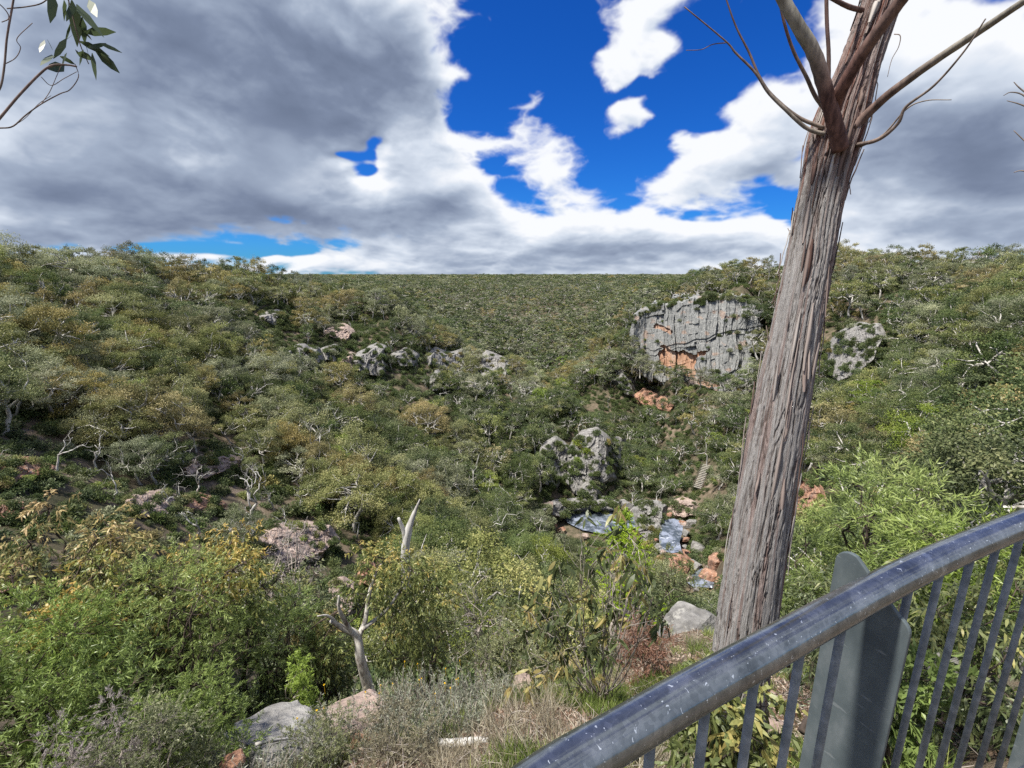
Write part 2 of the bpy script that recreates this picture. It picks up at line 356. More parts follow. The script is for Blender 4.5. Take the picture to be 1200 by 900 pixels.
ga = np.linspace(A0, A1, NA); gl = np.linspace(LR0, LR1, NR); GA, GL = np.meshgrid(ga, gl, indexing='ij'); GR = np.exp(GL)
GT = T_eval(GA[::4, ::2], GL[::4, ::2])
# refine the coarse evaluation bilinearly
def _up(Z, n0, n1):
    x = np.linspace(0, Z.shape[0]-1, n0); y = np.linspace(0, Z.shape[1]-1, n1)
    i = np.minimum(x.astype(int), Z.shape[0]-2); j = np.minimum(y.astype(int), Z.shape[1]-2); fx = (x-i)[:, None]; fy = (y-j)[None]
    return (Z[i][:, j]*(1-fx)+Z[i+1][:, j]*fx)*(1-fy)+(Z[i][:, j+1]*(1-fx)+Z[i+1][:, j+1]*fx)*fy
ga_c = np.linspace(A0, A1, NA//3); gl_c = np.linspace(LR0, LR1, NR//2); _a, _l = np.meshgrid(ga_c, gl_c, indexing='ij')
GT = _up(T_eval(_a, _l), NA, NR)
GX = GR*np.sin(GA); GY = GR*np.cos(GA); GZ = GR*GT
amp = np.clip(GR*.02, .03, 2.2)*np.where(GR > 700, .6, 1)
wl = np.clip(GR*.16, .8, 22)
GZ += (fbm(st3(GX/22, GY/22, 0*GX), 4)-.5)*2*np.clip(GR*.022, 0, 2.6) + (fbm(st3(GX/3, GY/3, 0*GX+9), 3)-.5)*np.clip(GR*.03, .1, 1.0)
RIVER_Z = at_r(705, 606, 20+(198-20)*S)[2]
# river pools: level water in the bed, the sheet dips under them
POOLS = []
_px, _py, _ = project(np.stack([GX, GY, GZ], -1).reshape(-1, 3)); _px = _px.reshape(GX.shape)
for (x0, x1, y0, y1, rr) in ((650, 752, 594, 627, 148.), (770, 803, 606, 650, 136.), (800, 842, 664, 690, 122.)):
    zc = at_r((x0+x1)/2, (y0+y1)/2, rr)[2]; ry0 = np.hypot(*at_z((x0+x1)/2, y0, zc)[:2]); ry1 = np.hypot(*at_z((x0+x1)/2, y1, zc)[:2])
    POOLS.append((x0, x1, y0, y1, zc))
    k = sstep(x0-8, x0+6, _px)*(1-sstep(x1-6, x1+8, _px))*sstep(ry1-26, ry1-8, GR)*(1-sstep(ry0-1, ry0+6, GR))
    GZ = GZ*(1-k)+np.minimum(GZ, zc-.8)*k
    Tl = azT((x0+x1)/2, y1+4)[1]
    k2 = sstep(x0-10, x0+4, _px)*(1-sstep(x1-4, x1+10, _px))*sstep(ry1*.45, ry1*.6, GR)*(1-sstep(ry1-4, ry1, GR))
    GZ = GZ*(1-k2)+np.minimum(GZ, GR*Tl-3)*k2
# the slope below the big cliff stays under the sight line to its foot
_px2, _, _ = project(np.stack([GX, GY, GZ], -1).reshape(-1, 3)); _px2 = _px2.reshape(GX.shape)
_bot = np.interp(_px2, [735, 757, 787, 817, 840, 867, 880, 896], [412, 428, 436, 446, 455, 461, 458, 450])+6
_rbc = np.interp(_px2, [735, 745, 765, 800, 850, 900], [296, 283, 266, 255, 250, 250])
_pl = np.maximum(_bot-np.maximum(0, GR-_rbc-7)/.15, 300)
_xx = _px2-600; _yy = FOC*CP+(450-_pl)*SP; _Tb = ((450-_pl)*CP-FOC*SP)/np.hypot(_xx, _yy)
k3 = sstep(732, 742, _px2)*(1-sstep(886, 900, _px2))*sstep(150, 200, GR)*(1-sstep(_rbc+24, _rbc+30, GR))
GZ = GZ*(1-k3)+np.minimum(GZ, GR*_Tb-np.maximum(0, 1-GR/_rbc)*10)*k3
def ground(x, y):
    x = np.asarray(x, float); y = np.asarray(y, float)
    a = np.clip(np.arctan2(x, y), A0, A1-1e-6); l = np.clip(np.log(np.hypot(x, y)+1e-6), LR0, LR1-1e-6)
    u = (a-A0)/(A1-A0)*(NA-1); v = (l-LR0)/(LR1-LR0)*(NR-1); i = u.astype(int); j = v.astype(int); fu = u-i; fv = v-j
    i = np.minimum(i, NA-2); j = np.minimum(j, NR-2)
    return (GZ[i, j]*(1-fu)+GZ[i+1, j]*fu)*(1-fv)+(GZ[i, j+1]*(1-fu)+GZ[i+1, j+1]*fu)*fv
def hit(px, py, rmin=4., rmax=8000, lift=0.):
    """first place where the sight line (px,py) meets the ground beyond rmin"""
    dd = ray(px, py); dd = dd/math.hypot(dd[0], dd[1]); rs = np.exp(np.linspace(math.log(rmin), math.log(rmax), 3000))
    g = ground(dd[0]*rs, dd[1]*rs)+lift; b = np.nonzero(g >= dd[2]*rs)[0]
    r = rs[b[0]] if len(b) else rmax
    return dd*r
# running horizon for visibility tests (bare ground plus a canopy beyond 25 m)
_can = np.where(GR > 30, 3.0, 0.0); _H = np.maximum.accumulate((GZ+_can)/GR, axis=1)
def visible(x, y, ztop, back=4.0):
    r = np.hypot(x, y); a = np.arctan2(x, y)
    i = np.clip(((a-A0)/(A1-A0)*(NA-1)).round().astype(int), 0, NA-1)
    j = np.clip(((np.log(np.maximum(r-back, 1))-LR0)/(LR1-LR0)*(NR-1)).astype(int), 0, NR-1)
    return ztop/r > _H[i, j]
# terrain slope for leaving rock faces bare
_dzr = np.gradient(GZ, axis=1)/np.gradient(GR, axis=1)
def steep(x, y):
    r = np.hypot(x, y); a = np.arctan2(x, y)
    i = np.clip(((a-A0)/(A1-A0)*(NA-1)).round().astype(int), 0, NA-1); j = np.clip(((np.log(r)-LR0)/(LR1-LR0)*(NR-1)).round().astype(int), 0, NR-1)
    return _dzr[i, j]

m_ground, t, out = material('bush_ground')
geo = t.new('ShaderNodeNewGeometry'); P = geo.outputs['Position']
dist = t.vmath('LENGTH', P)
near = t.mr(dist, 9, 26, 1, 0, smooth=True)
n1 = t.noise(P, .045, 5, .6); n2 = t.noise(P, .5, 5, .65); n3 = t.noise(P, 9., 6, .7); n4 = t.noise(P, 55., 4, .7)
farc = t.ramp(t.math('ADD', t.math('MULTIPLY', n1, .5), t.math('MULTIPLY', n2, .5)), [(.34, (.035, .038, .022)), (.47, (.075, .068, .042)), (.56, (.15, .118, .085)), (.66, (.24, .19, .15))])
lit = t.ramp(n3, [(.3, (.045, .032, .022)), (.45, (.13, .095, .065)), (.56, (.23, .175, .12)), (.7, (.34, .27, .2))])
lit = t.mix(t.mr(n2, .48, .6, 0, .75, smooth=True), lit, (.085, .10, .035))
lit = t.mix(t.mr(t.noise(P, 2.2, 4, .6), .55, .68, 0, .6, smooth=True), lit, (.25, .12, .065))
lit = t.mix(.55, lit, t.ramp(n4, [(.35, (.03, .025, .02)), (.52, (.2, .16, .12)), (.68, (.5, .42, .33))]))
principled(t, out, t.mix(near, farc, lit), .95, .1, normal=t.bump(t.math('ADD', n4, t.math('MULTIPLY', n3, 2.)), .7, .04))

# sheet: dense sector in front, coarse fan behind, out to the horizon
V = np.stack([GX, GY, GZ], -1).reshape(-1, 3)
i = np.arange(NA-1)[:, None]*NR; j = np.arange(NR-1)[None]
F = np.stack([i+j, i+j+1, i+NR+j+1, i+NR+j], -1).reshape(-1, 4)
nb = 60; ab = np.linspace(A1, A0+2*PI, nb); jr = np.arange(0, NR, 8); jr = np.unique(np.r_[jr, NR-1])
AB, LB = np.meshgrid(ab, gl[jr], indexing='ij'); RB = np.exp(LB)
wgt = ((ab-A1)/(ab[-1]-A1))[:, None]; w2 = np.clip(np.minimum(wgt, 1-wgt)*5, 0, 1); w2 = w2*w2*(3-2*w2)
edge = GZ[-1][jr][None]*(1-wgt)+GZ[0][jr][None]*wgt
back = -1.75-0*RB+np.minimum(RB*.01, 6)*0
ZB = edge*(1-w2)+(-1.8)*w2
VB = np.stack([RB*np.sin(AB), RB*np.cos(AB), ZB], -1).reshape(-1, 3)
nr2 = len(jr); i = np.arange(nb-1)[:, None]*nr2; j = np.arange(nr2-1)[None]
FB = np.stack([i+j, i+j+1, i+nr2+j+1, i+nr2+j], -1).reshape(-1, 4)+len(V)
nV = len(V)+len(VB)
ring = np.r_[np.arange(NA)*NR, len(V)+np.arange(nb)*nr2]
VC = np.array([[0, 0, -2.2]]); F3 = np.stack([np.full(len(ring), nV), ring, np.roll(ring, -1)], 1)
tag(link('terrain', mesh_from('terrain', np.vstack([V, VB, VC]), [F, FB, F3], smooth=True, mats=[m_ground])), kind='structure')
# ------------------------------------------------------------------ foliage colours
m_bark, t, out = material('pale_bark'); P = t.new('ShaderNodeTexCoord').outputs['Object']
n = t.noise(t.mapping(P, (1, 1, .3)), 3., 4, .6)
principled(t, out, t.ramp(n, [(.35, (.20, .185, .165)), (.5, (.44, .42, .39)), (.65, (.62, .60, .56))]), .85, .2)
m_dark, t, out = material('dark_bark'); P = t.new('ShaderNodeTexCoord').outputs['Object']
principled(t, out, t.ramp(t.noise(t.mapping(P, (1, 1, .3)), 6., 4, .6), [(.35, (.03, .024, .02)), (.6, (.11, .085, .07))]), .9, .15)
m_white, t, out = material('bleached_wood'); P = t.new('ShaderNodeTexCoord').outputs['Object']
principled(t, out, t.ramp(t.noise(t.mapping(P, (1, 1, .3)), 4., 5, .65), [(.32, (.17, .155, .14)), (.48, (.42, .405, .38)), (.65, (.62, .61, .585))]), .85, .2)
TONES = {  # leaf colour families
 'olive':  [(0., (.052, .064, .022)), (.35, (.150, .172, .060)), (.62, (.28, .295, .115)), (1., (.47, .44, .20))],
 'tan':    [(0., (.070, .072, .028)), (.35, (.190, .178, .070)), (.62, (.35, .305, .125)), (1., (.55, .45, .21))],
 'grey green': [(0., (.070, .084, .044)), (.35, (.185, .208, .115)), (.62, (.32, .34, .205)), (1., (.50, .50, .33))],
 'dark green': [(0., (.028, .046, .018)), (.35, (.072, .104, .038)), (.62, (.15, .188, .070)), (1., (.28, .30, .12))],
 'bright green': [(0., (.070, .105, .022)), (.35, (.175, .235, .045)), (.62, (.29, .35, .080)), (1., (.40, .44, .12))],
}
FM = {k: foliage_mat(k.replace(' ', '_')+'_leaves', v) for k, v in TONES.items()}

def gum_tree(rng, H, nclump, nleaf, leafL, wide=.42, low=.42, trunk_n=6, flat=.82, lean=.06, sparse=0.):
    """returns (trunk Geo, crown Geo) for a eucalypt of height H: limbs carry mushroom-shaped clumps of leaves"""
    global RNG
    old = RNG; RNG = rng
    T = Geo(); C = Geo()
    fork = H*rng.uniform(.28, .42); top = np.array([rng.normal(0, lean*H), rng.normal(0, lean*H), fork]); r0 = H*.022
    tube(T, np.vstack([[0, 0, -.06*H], curve_pts([0, 0, 0], top, 5, .05, .02)]), np.linspace(r0*1.3, r0*.8, 6), trunk_n)
    cen = []
    for k in range(nclump*6):
        if len(cen) >= nclump: break
        th = rng.uniform(0, 2*PI); cph = rng.uniform(-.45, 1); rr = rng.uniform(.62, 1.)
        sp = math.sqrt(1-cph*cph) if cph < 1 else 0
        c = np.array([math.cos(th)*sp*wide*H*rr, math.sin(th)*sp*wide*H*rr, H*low + cph*(1-low)*H*.92*rr])
        if all(np.linalg.norm((c-o)*[1, 1, 1.3]) > H*.165 for o in cen): cen.append(c)
    mains = [top + np.array([math.cos(a), math.sin(a), 1.1])*H*.16 for a in rng.uniform(0, 2*PI)+np.arange(4)*PI/2+rng.normal(0, .3, 4)]
    for mp in mains: tube(T, curve_pts(top, mp, 4, .1, .03), np.linspace(r0*.62, r0*.42, 4), max(4, trunk_n-1), cap=False)
    for c in cen:
        mp = min(mains, key=lambda q: np.linalg.norm(q-c)); tube(T, curve_pts(mp, c, 5, .12, .04), np.linspace(r0*.52, r0*.18, 5), 4, cap=False)
        cr = H*rng.uniform(.10, .165); ct = rng.normal(0, .13)
        nsub = 7; sub = unit(rng.normal(0, 1, (nsub, 3)))*[1, 1, flat]; sub[:, 2] = np.abs(sub[:, 2])*1.0-.18
        sub = c+sub*cr*.78
        m = nleaf//nclump
        w = rng.integers(0, nsub, m); e = unit(rng.normal(0, 1, (m, 3)))*(rng.random((m, 1))**.45)
        e[:, 2] = np.where(e[:, 2] < -.35, -.35*rng.random(m), e[:, 2])
        B = sub[w]+e*cr*.58*[1, 1, flat+.15]
        D = unit(e+rng.normal(0, .55, (m, 3))+[0, 0, -.25])
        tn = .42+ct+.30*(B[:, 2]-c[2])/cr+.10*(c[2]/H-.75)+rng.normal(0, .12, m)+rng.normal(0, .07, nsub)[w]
        leaves(C, B-D*leafL*.4, D, leafL*rng.uniform(.7, 1.3, m), leafL*rng.uniform(.38, .62, m), np.clip(tn, 0, 1))
    RNG = old
    return T, C
def bare_tree(rng, H, depth=4, thick=.022, spread=.75, broken=.15):
    global RNG
    old = RNG; RNG = rng; T = Geo(); L = Geo()
    def grow(p, d, ln, r, k, G):
        if k == 0 or ln < .03*H: return
        e = p+unit(d)*ln; P = curve_pts(p, e, 6 if k > 2 else 5, .14, .045, .02)
        r1 = r*(.62 if k > 1 else .15)
        tube(G, P, np.linspace(r, r1, len(P)), 7 if k > 2 else (5 if k > 1 else 4), jit=.04)
        if rng.random() < broken and k < depth: return
        for _ in range(rng.integers(2, 4)+(k == 1)*0):
            s0 = P[-1] if rng.random() < .55 else P[rng.integers(2, len(P))]
            nd = unit(unit(d)+rng.normal(0, spread*.62, 3)+[0, 0, .12]); grow(s0, nd, ln*rng.uniform(.55, .85), r1*rng.uniform(.65, .95), k-1, L)
    grow(np.array([0, 0, -.05*H]), np.array([rng.normal(0, .12), rng.normal(0, .12), 1]), H*.42, H*thick, depth, T)
    RNG = old; return T, L

# ------------------------------------------------------------------ prototypes (mesh data only)
def joined(T, C, name, lm, bm=None):
    nf = [f for f in T.F4]; G = Geo(); o3 = T.F3; G.F4 = T.F4[:] ; G.F3 = T.F3[:]; G.V = T.V[:]; G.T = T.T[:]; G.n = T.n
    q1 = sum(len(f) for f in T.F4); q3 = sum(len(f) for f in T.F3)
    G.add(np.concatenate(C.V), np.concatenate(C.F4), None, np.concatenate(C.T)); qc = sum(len(f) for f in C.F4)
    fm = np.r_[np.zeros(q1), np.ones(qc), np.zeros(q3)]
    return G.mesh(name, [bm or m_bark, lm], fmat=fm)
HI, MID, LOW = [], [], []
for k in range(5): HI.append(gum_tree(np.random.default_rng(100+k), 8., 24, 11000, .17, wide=[.38, .44, .32, .48, .40][k], low=[.5, .48, .46, .55, .5][k], trunk_n=8))
for k in range(6): MID.append(gum_tree(np.random.default_rng(200+k), 8., [16, 18, 13, 17, 15, 13][k], [3000, 3300, 2500, 3000, 2700, 1200][k], .27, wide=[.38, .46, .28, .48, .40, .42][k], low=[.56, .55, .5, .64, .56, .54][k], trunk_n=6, flat=[.8, .7, .95, .6, .85, .7][k]))
for k in range(4): LOW.append(gum_tree(np.random.default_rng(300+k), 8., 11, 420, .75, wide=[.42, .48, .4, .5][k], low=.42, trunk_n=4))
SKYT = [gum_tree(np.random.default_rng(350+k), 8., 15, 2300, .26, wide=[.36, .42, .28, .42, .36, .34][k], low=[.66, .62, .6, .7, .64, .6][k], trunk_n=6, flat=.6) for k in range(6)]
_mc = {}
def crown_mesh(lod, k, tone):
    key = (lod, k, tone)
    if key not in _mc:
        b = (lod, k)
        if b not in _mc: _mc[b] = (dict(HI=HI, MID=MID, SKY=SKYT)[lod][k][1]).mesh('crown', [FM[tone]]); _mc[key] = _mc[b]; _mc[b+('first',)] = tone
        else: m2 = _mc[b].copy(); m2.materials.clear(); m2.materials.append(FM[tone]); _mc[key] = m2
    return _mc[key]
_tm = {}
def trunk_mesh(lod, k):
    if (lod, k) not in _tm: _tm[(lod, k)] = dict(HI=HI, MID=MID, SKY=SKYT)[lod][k][0].mesh('trunk', [m_bark], smooth=True)
    return _tm[(lod, k)]

# ------------------------------------------------------------------ where trees stand
def jgrid(rmin, rmax, sp, seed, a=R(52)):
    rg = np.random.default_rng(seed); n = int(rmax/sp)+1
    xs, ys = np.meshgrid(np.arange(-n, n+1)*sp, np.arange(0, n+1)*sp); x = xs.ravel()+rg.uniform(-.46, .46, xs.size)*sp; y = ys.ravel()+rg.uniform(-.46, .46, xs.size)*sp
    r = np.hypot(x, y); k = (r > rmin) & (r <= rmax) & (np.abs(np.arctan2(x, y)) < a); return x[k], y[k]
NOTREE = [  # (px, py, rx, ry) places the photograph shows open: water, rock faces, ledges
 (700, 606, 62, 26), (790, 628, 28, 36), (822, 668, 30, 22), (800, 600, 22, 14), (1000, 405, 32, 28), (820, 560, 13, 20), (690, 545, 32, 24),
 (28, 552, 56, 26), (195, 592, 62, 20), (10, 678, 40, 34), (250, 545, 34, 10), (345, 645, 34, 26), (425, 680, 26, 30), (432, 422, 14, 10), (355, 414, 24, 6), (520, 422, 22, 6), (578, 428, 14, 8), (325, 372, 16, 10), (405, 392, 18, 10),
 (715, 470, 30, 12), (640, 590, 20, 10), (940, 590, 20, 22), (800, 460, 90, 4)]
def open_ground(x, y, z, h):
    px, py, _ = project(np.stack([x, y, z], 1)); k = np.zeros(len(x), bool)
    ph = h*FOC/np.maximum(_, 1)
    for cx, cyy, rx, ry in NOTREE:
        k |= (np.abs(px-cx) < rx+ph*.30) & (py-ph*.5 > cyy-ry-ph*.55) & (py-ph*.8 < cyy+ry)
    return k
def before_cliff(x, y, zt):
    """trees whose tops would stand in front of the open face of the big cliff"""
    px, pt, _ = project(np.stack([x, y, zt], 1)); r = np.hypot(x, y)
    bot = np.interp(px, [737, 757, 787, 817, 840, 867, 890], [408, 424, 432, 441, 450, 456, 452]); top = np.interp(px, [737, 750, 773, 813, 863, 890], [382, 363, 354, 348, 343, 356])
    return (px > 737) & (px < 890) & (r > 120) & (r < 285) & (pt < bot-11+8*np.sin(x*.9)) & (pt > top-40)
def stand(rmin, rmax, sp, seed, hm, hs):
    x, y = jgrid(rmin, rmax, sp, seed); rg = np.random.default_rng(seed+1); z = ground(x, y); r = np.hypot(x, y)
    h = np.clip(rg.normal(hm, hs, len(x)), hm*.5, hm*1.7); _pxs = project(np.stack([x, y, z], 1))[0]; _zr = z/r; dn = fbm(st3(x/35, y/35, 0*x+3), 3, 5)
    k = (steep(x, y) < 1.5) & visible(x, y, z+h) & (dn+rg.uniform(-.12, .12, len(x)) > .33)
    if rmin < 400: k &= ~open_ground(x, y, z, h)
    k &= ~before_cliff(x, y, z+h*.9)
    px, py, dep = project(np.stack([x, y, z+h*.6], 1)); k &= (px > -80) & (px < 1280) & (py < 960)
    return x[k], y[k], z[k], h[k], px[k], py[k], dep[k]
def tone_pick(x, y, px, py, rg):
    """which leaf colour: patches of colour over the slopes as in the photograph"""
    n = fbm(st3(x/30, y/30, 0*x+50), 3, 9)+rg.normal(0, .13, len(x)); n2 = rg.random(len(x))
    right = sstep(760, 980, px)*sstep(300, 380, py); mid = np.exp(-((px-700)/110)**2-((py-520)/70)**2)
    t_ = np.where(n > .68, 1, np.where(n > .52, 0, np.where(n > .40, 2, 3)))
    t_ = np.where((right > .5) & (n2 < .42), 3, t_); t_ = np.where((mid > .3) & (n2 < .75), 3, t_)
    t_ = np.where((n2 > .93) & (py > 420), 4, t_); t_ = np.where((t_ == 2) & (py > 470) & (px < 760) & (n2 < .5), 0, t_)
    t_ = np.where((px < 420) & (py < 420) & (n2 > .86), 1, t_)
    return t_
TN = list(TONES)
rg = np.random.default_rng(11)
bands = [stand(26, 100, 4.7, 21, 7.6, 1.9), stand(100, 330, 5.3, 31, 8.8, 2.3)]
X, Y, Z, Hh, PX, PY, DP = [np.concatenate(q) for q in zip(*bands)]
TT = tone_pick(X, Y, PX, PY, rg)
size = Hh/DP
# the near bushes, trunk and rail hide what stands low in the frame
def hidden_low(px, py):
    lim = np.interp(px, [-100, 0, 180, 300, 400, 480, 560, 640, 760, 830, 930, 1000, 1200], [600, 600, 640, 640, 690, 690, 740, 700, 705, 715, 580, 570, 590])
    return py > lim+10
trunk_x = 975-(PY-300)*.21
vis_i = ~hidden_low(PX, PY) & ~((np.abs(PX-trunk_x) < 34))
order = np.argsort(-(size*np.where(vis_i, 1, 0))); n_ind = 262
ind = order[:n_ind]; rest = np.setdiff1d(np.arange(len(X)), ind)
def region(px, py, r):
    if py < 345 and px < 420: return 'on the skyline of the left hillside'
    if px < 210 and py > 520: return 'beside the red rock ledges on the left slope'
    if px < 420 and py > 500: return 'on the lower left slope above the near shrubs'
    if px < 420: return 'on the left hillside under the ridge'
    if px < 620 and py < 400: return 'on the shoulder of the left spur'
    if px < 620 and py < 500: return 'around the grey rock columns of the spur'
    if px < 650: return 'on the slope falling to the river'
    if px < 900 and py < 350: return 'along the clifftop'
    if px < 760 and py > 480 and py < 600: return 'above the river pool'
    if px < 760 and py > 600: return 'on the near bank below the river pool'
    if px < 900 and py > 440 and py < 540: return 'below the big grey cliff'
    if px < 900 and py >= 540: return 'around the timber stairs'
    if px < 900: return 'beside the big grey cliff'
    if py < 340: return 'on the skyline of the right hillside'
    if px < 1040: return 'on the right slope beside the big trunk'
    if py < 430: return 'on the upper right hillside'
    return 'on the lower right hillside'
for k in ind:
    r = math.hypot(X[k], Y[k]); lod = 'HI' if size[k]*FOC > 42 else 'MID'
    pk = int(rg.integers(0, 5 if lod == 'HI' else 6)); tn = TN[TT[k]]
    sh = ['broad round', 'wide spreading', 'narrow', 'flat-topped', 'rounded', 'loose'][pk]; reg = region(PX[k], PY[k], r)
    ht = 'tall' if Hh[k] > 7.6 else ('small' if Hh[k] < 5.6 else 'medium')
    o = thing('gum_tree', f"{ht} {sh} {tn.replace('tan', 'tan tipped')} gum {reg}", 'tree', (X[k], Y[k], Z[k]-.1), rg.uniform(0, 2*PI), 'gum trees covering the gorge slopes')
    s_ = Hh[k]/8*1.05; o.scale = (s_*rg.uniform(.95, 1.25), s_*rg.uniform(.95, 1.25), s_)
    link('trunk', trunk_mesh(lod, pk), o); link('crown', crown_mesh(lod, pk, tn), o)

# tall open gums on the two ridge tops, seen against the sky
SKY = [(12, 289), (38, 283), (62, 290), (84, 279), (108, 288), (132, 292), (152, 276), (176, 279), (199, 292), (221, 295), (240, 291), (262, 294), (281, 291), (300, 299), (322, 303), (342, 301), (362, 309), (381, 312), (402, 318),
       (792, 322), (812, 316), (834, 312), (857, 306), (878, 300), (902, 299), (985, 292), (1004, 297), (1022, 290), (1044, 286), (1063, 291), (1081, 284), (1103, 293), (1122, 288), (1142, 294), (1161, 286), (1180, 280), (1198, 275)]
_where = ['tallest', 'second', 'lone', 'forked']
for q, (px, py) in enumerate(SKY):
    a = azT(px, 310)[0]; ia = int(round((a-A0)/(A1-A0)*(NA-1))); jm = (GR[ia] > 90) & (GR[ia] < 330); Tm = np.where(jm, GZ[ia]/GR[ia], -9); jj = int(np.argmax(Tm)); r_ = GR[ia, jj]+rg.uniform(-6, 10)
    x, y = r_*math.sin(a), r_*math.cos(a); z = float(ground(x, y)); zt = at_r(px, py, r_)[2]; H = min(max(zt-z+.5, 7.), 17.)
    tn = TN[[0, 2, 1, 3][int(rg.integers(0, 4))]]; pk = int(rg.integers(0, 6)); side = 'left' if px < 600 else 'right'; near_ = 'under the blue gap' if 170 < px < 340 else ('at the frame edge' if (px < 60 or px > 1150) else ('above the big cliff' if 780 < px < 910 else 'along the crest'))
    lb = f"{'highest ' if (px, py) == (152, 276) else ''}airy {tn.replace('tan', 'tan tipped')} {['broad', 'wide', 'narrow', 'flat-topped', 'round', 'loose'][pk]} gum against the sky on the {side} ridge {near_}"
    o = thing('gum_tree', lb, 'tree', (x, y, z-.1), rg.uniform(0, 6.28), 'skyline gums on the ridges'); s_ = H/8; wz = min(s_, 1.35); o.scale = (wz, wz, s_)
    link('trunk', trunk_mesh('SKY', pk), o); link('crown', crown_mesh('SKY', pk, tn), o)
# ------------------------------------------------------------------ the rest of the forest: one object, tree shapes scattered over it
def scatter(name, P, S3, RZ, IDX, protos, label=None):
    me = bpy.data.meshes.new(name); me.vertices.add(len(P)); me.vertices.foreach_set('co', np.asarray(P, np.float32).ravel())
    for nm, v, ty in (('sc', S3, 'FLOAT_VECTOR'), ('rz', RZ, 'FLOAT'), ('idx', IDX, 'INT')):
        a = me.attributes.new(nm, ty, 'POINT'); a.data.foreach_set('vector' if ty == 'FLOAT_VECTOR' else 'value', np.asarray(v, np.int32 if ty == 'INT' else np.float32).ravel())
    o = link(name, me); tag(o, kind='stuff', label=label)
    ng = bpy.data.node_groups.new(name, 'GeometryNodeTree'); ng.interface.new_socket('Geometry', in_out='INPUT', socket_type='NodeSocketGeometry'); ng.interface.new_socket('Geometry', in_out='OUTPUT', socket_type='NodeSocketGeometry')
    N = ng.nodes; L = ng.links; gi = N.new('NodeGroupInput'); go = N.new('NodeGroupOutput')
    jn = N.new('GeometryNodeJoinGeometry')
    for me_ in reversed(protos):
        po = bpy.data.objects.new(name+'_shape', me_); oi = N.new('GeometryNodeObjectInfo'); oi.inputs['Object'].default_value = po; oi.inputs['As Instance'].default_value = True
        L.new(oi.outputs['Geometry'], jn.inputs[0])
    ip = N.new('GeometryNodeInstanceOnPoints'); ip.inputs['Pick Instance'].default_value = True
    def att(nm, ty):
        a = N.new('GeometryNodeInputNamedAttribute'); a.data_type = ty; a.inputs['Name'].default_value = nm
        return next(q for q in a.outputs if q.enabled and q.name == 'Attribute')
    cx = N.new('ShaderNodeCombineXYZ'); L.new(att('rz', 'FLOAT'), cx.inputs[2])
    L.new(gi.outputs[0], ip.inputs['Points']); L.new(jn.outputs[0], ip.inputs['Instance']); L.new(att('idx', 'INT'), ip.inputs['Instance Index'])
    e2r = N.new('FunctionNodeEulerToRotation'); L.new(cx.outputs[0], e2r.inputs[0]); L.new(e2r.outputs[0], ip.inputs['Rotation'])
    L.new(att('sc', 'FLOAT_VECTOR'), ip.inputs['Scale']); L.new(ip.outputs[0], go.inputs[0])
    md = o.modifiers.new('scatter', 'NODES'); md.node_group = ng
    return o
combos = [(k, tn) for tn in TN for k in range(6)]
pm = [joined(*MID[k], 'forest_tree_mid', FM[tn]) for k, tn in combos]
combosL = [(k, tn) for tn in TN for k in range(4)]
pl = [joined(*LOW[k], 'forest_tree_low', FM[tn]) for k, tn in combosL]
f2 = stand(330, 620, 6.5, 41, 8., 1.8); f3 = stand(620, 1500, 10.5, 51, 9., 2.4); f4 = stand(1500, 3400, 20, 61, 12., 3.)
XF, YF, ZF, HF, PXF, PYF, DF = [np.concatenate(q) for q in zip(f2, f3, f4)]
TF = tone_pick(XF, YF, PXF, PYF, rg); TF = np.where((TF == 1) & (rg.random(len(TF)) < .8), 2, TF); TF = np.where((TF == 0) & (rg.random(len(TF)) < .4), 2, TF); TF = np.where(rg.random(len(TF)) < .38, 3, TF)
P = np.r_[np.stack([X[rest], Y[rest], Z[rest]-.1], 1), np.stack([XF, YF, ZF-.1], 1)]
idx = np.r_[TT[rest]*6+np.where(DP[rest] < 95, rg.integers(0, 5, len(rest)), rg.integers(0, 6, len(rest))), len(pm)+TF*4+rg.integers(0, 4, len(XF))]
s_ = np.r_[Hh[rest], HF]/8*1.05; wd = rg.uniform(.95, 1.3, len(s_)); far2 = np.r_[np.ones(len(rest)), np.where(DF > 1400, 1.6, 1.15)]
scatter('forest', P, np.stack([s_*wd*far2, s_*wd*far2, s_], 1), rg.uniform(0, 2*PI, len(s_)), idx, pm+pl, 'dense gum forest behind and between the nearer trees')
print('TREES individual', len(ind), 'mid', len(rest), 'far', len(XF))
# ------------------------------------------------------------------ undergrowth between the trees
def bush_geo(rng, n, L, flat=.7):
    C = Geo(); cs = unit(rng.normal(0, 1, (7, 3)))*.55; cs[:, 2] = np.abs(cs[:, 2])*flat; w_ = rng.integers(0, 7, n)
    e = unit(rng.normal(0, 1, (n, 3)))*(rng.random((n, 1))**.4); B = cs[w_]+e*.5; B[:, 2] = np.abs(B[:, 2])
    leaves(C, B, unit(e+rng.normal(0, .6, (n, 3))+[0, 0, .2]), L*rng.uniform(.6, 1.4, n), L*rng.uniform(.3, .5, n), np.clip(.4+.2*B[:, 2]+rng.normal(0, .14, n), 0, 1)); return C
BG = [bush_geo(np.random.default_rng(400+k), 700, .24) for k in range(3)]
ub = []
for tn in TN:
    for k in range(3):
        ub.append(BG[k].mesh('undergrowth_bush', [FM[tn]]))
def wet(px, py, ph):
    return ((np.abs(px-700) < 52+ph*.5) & (np.abs(py-611) < 16+ph*.5)) | ((np.abs(px-787) < 18+ph*.5) & (np.abs(py-628) < 22+ph*.5)) | ((np.abs(px-820) < 20) & (np.abs(py-677) < 12))
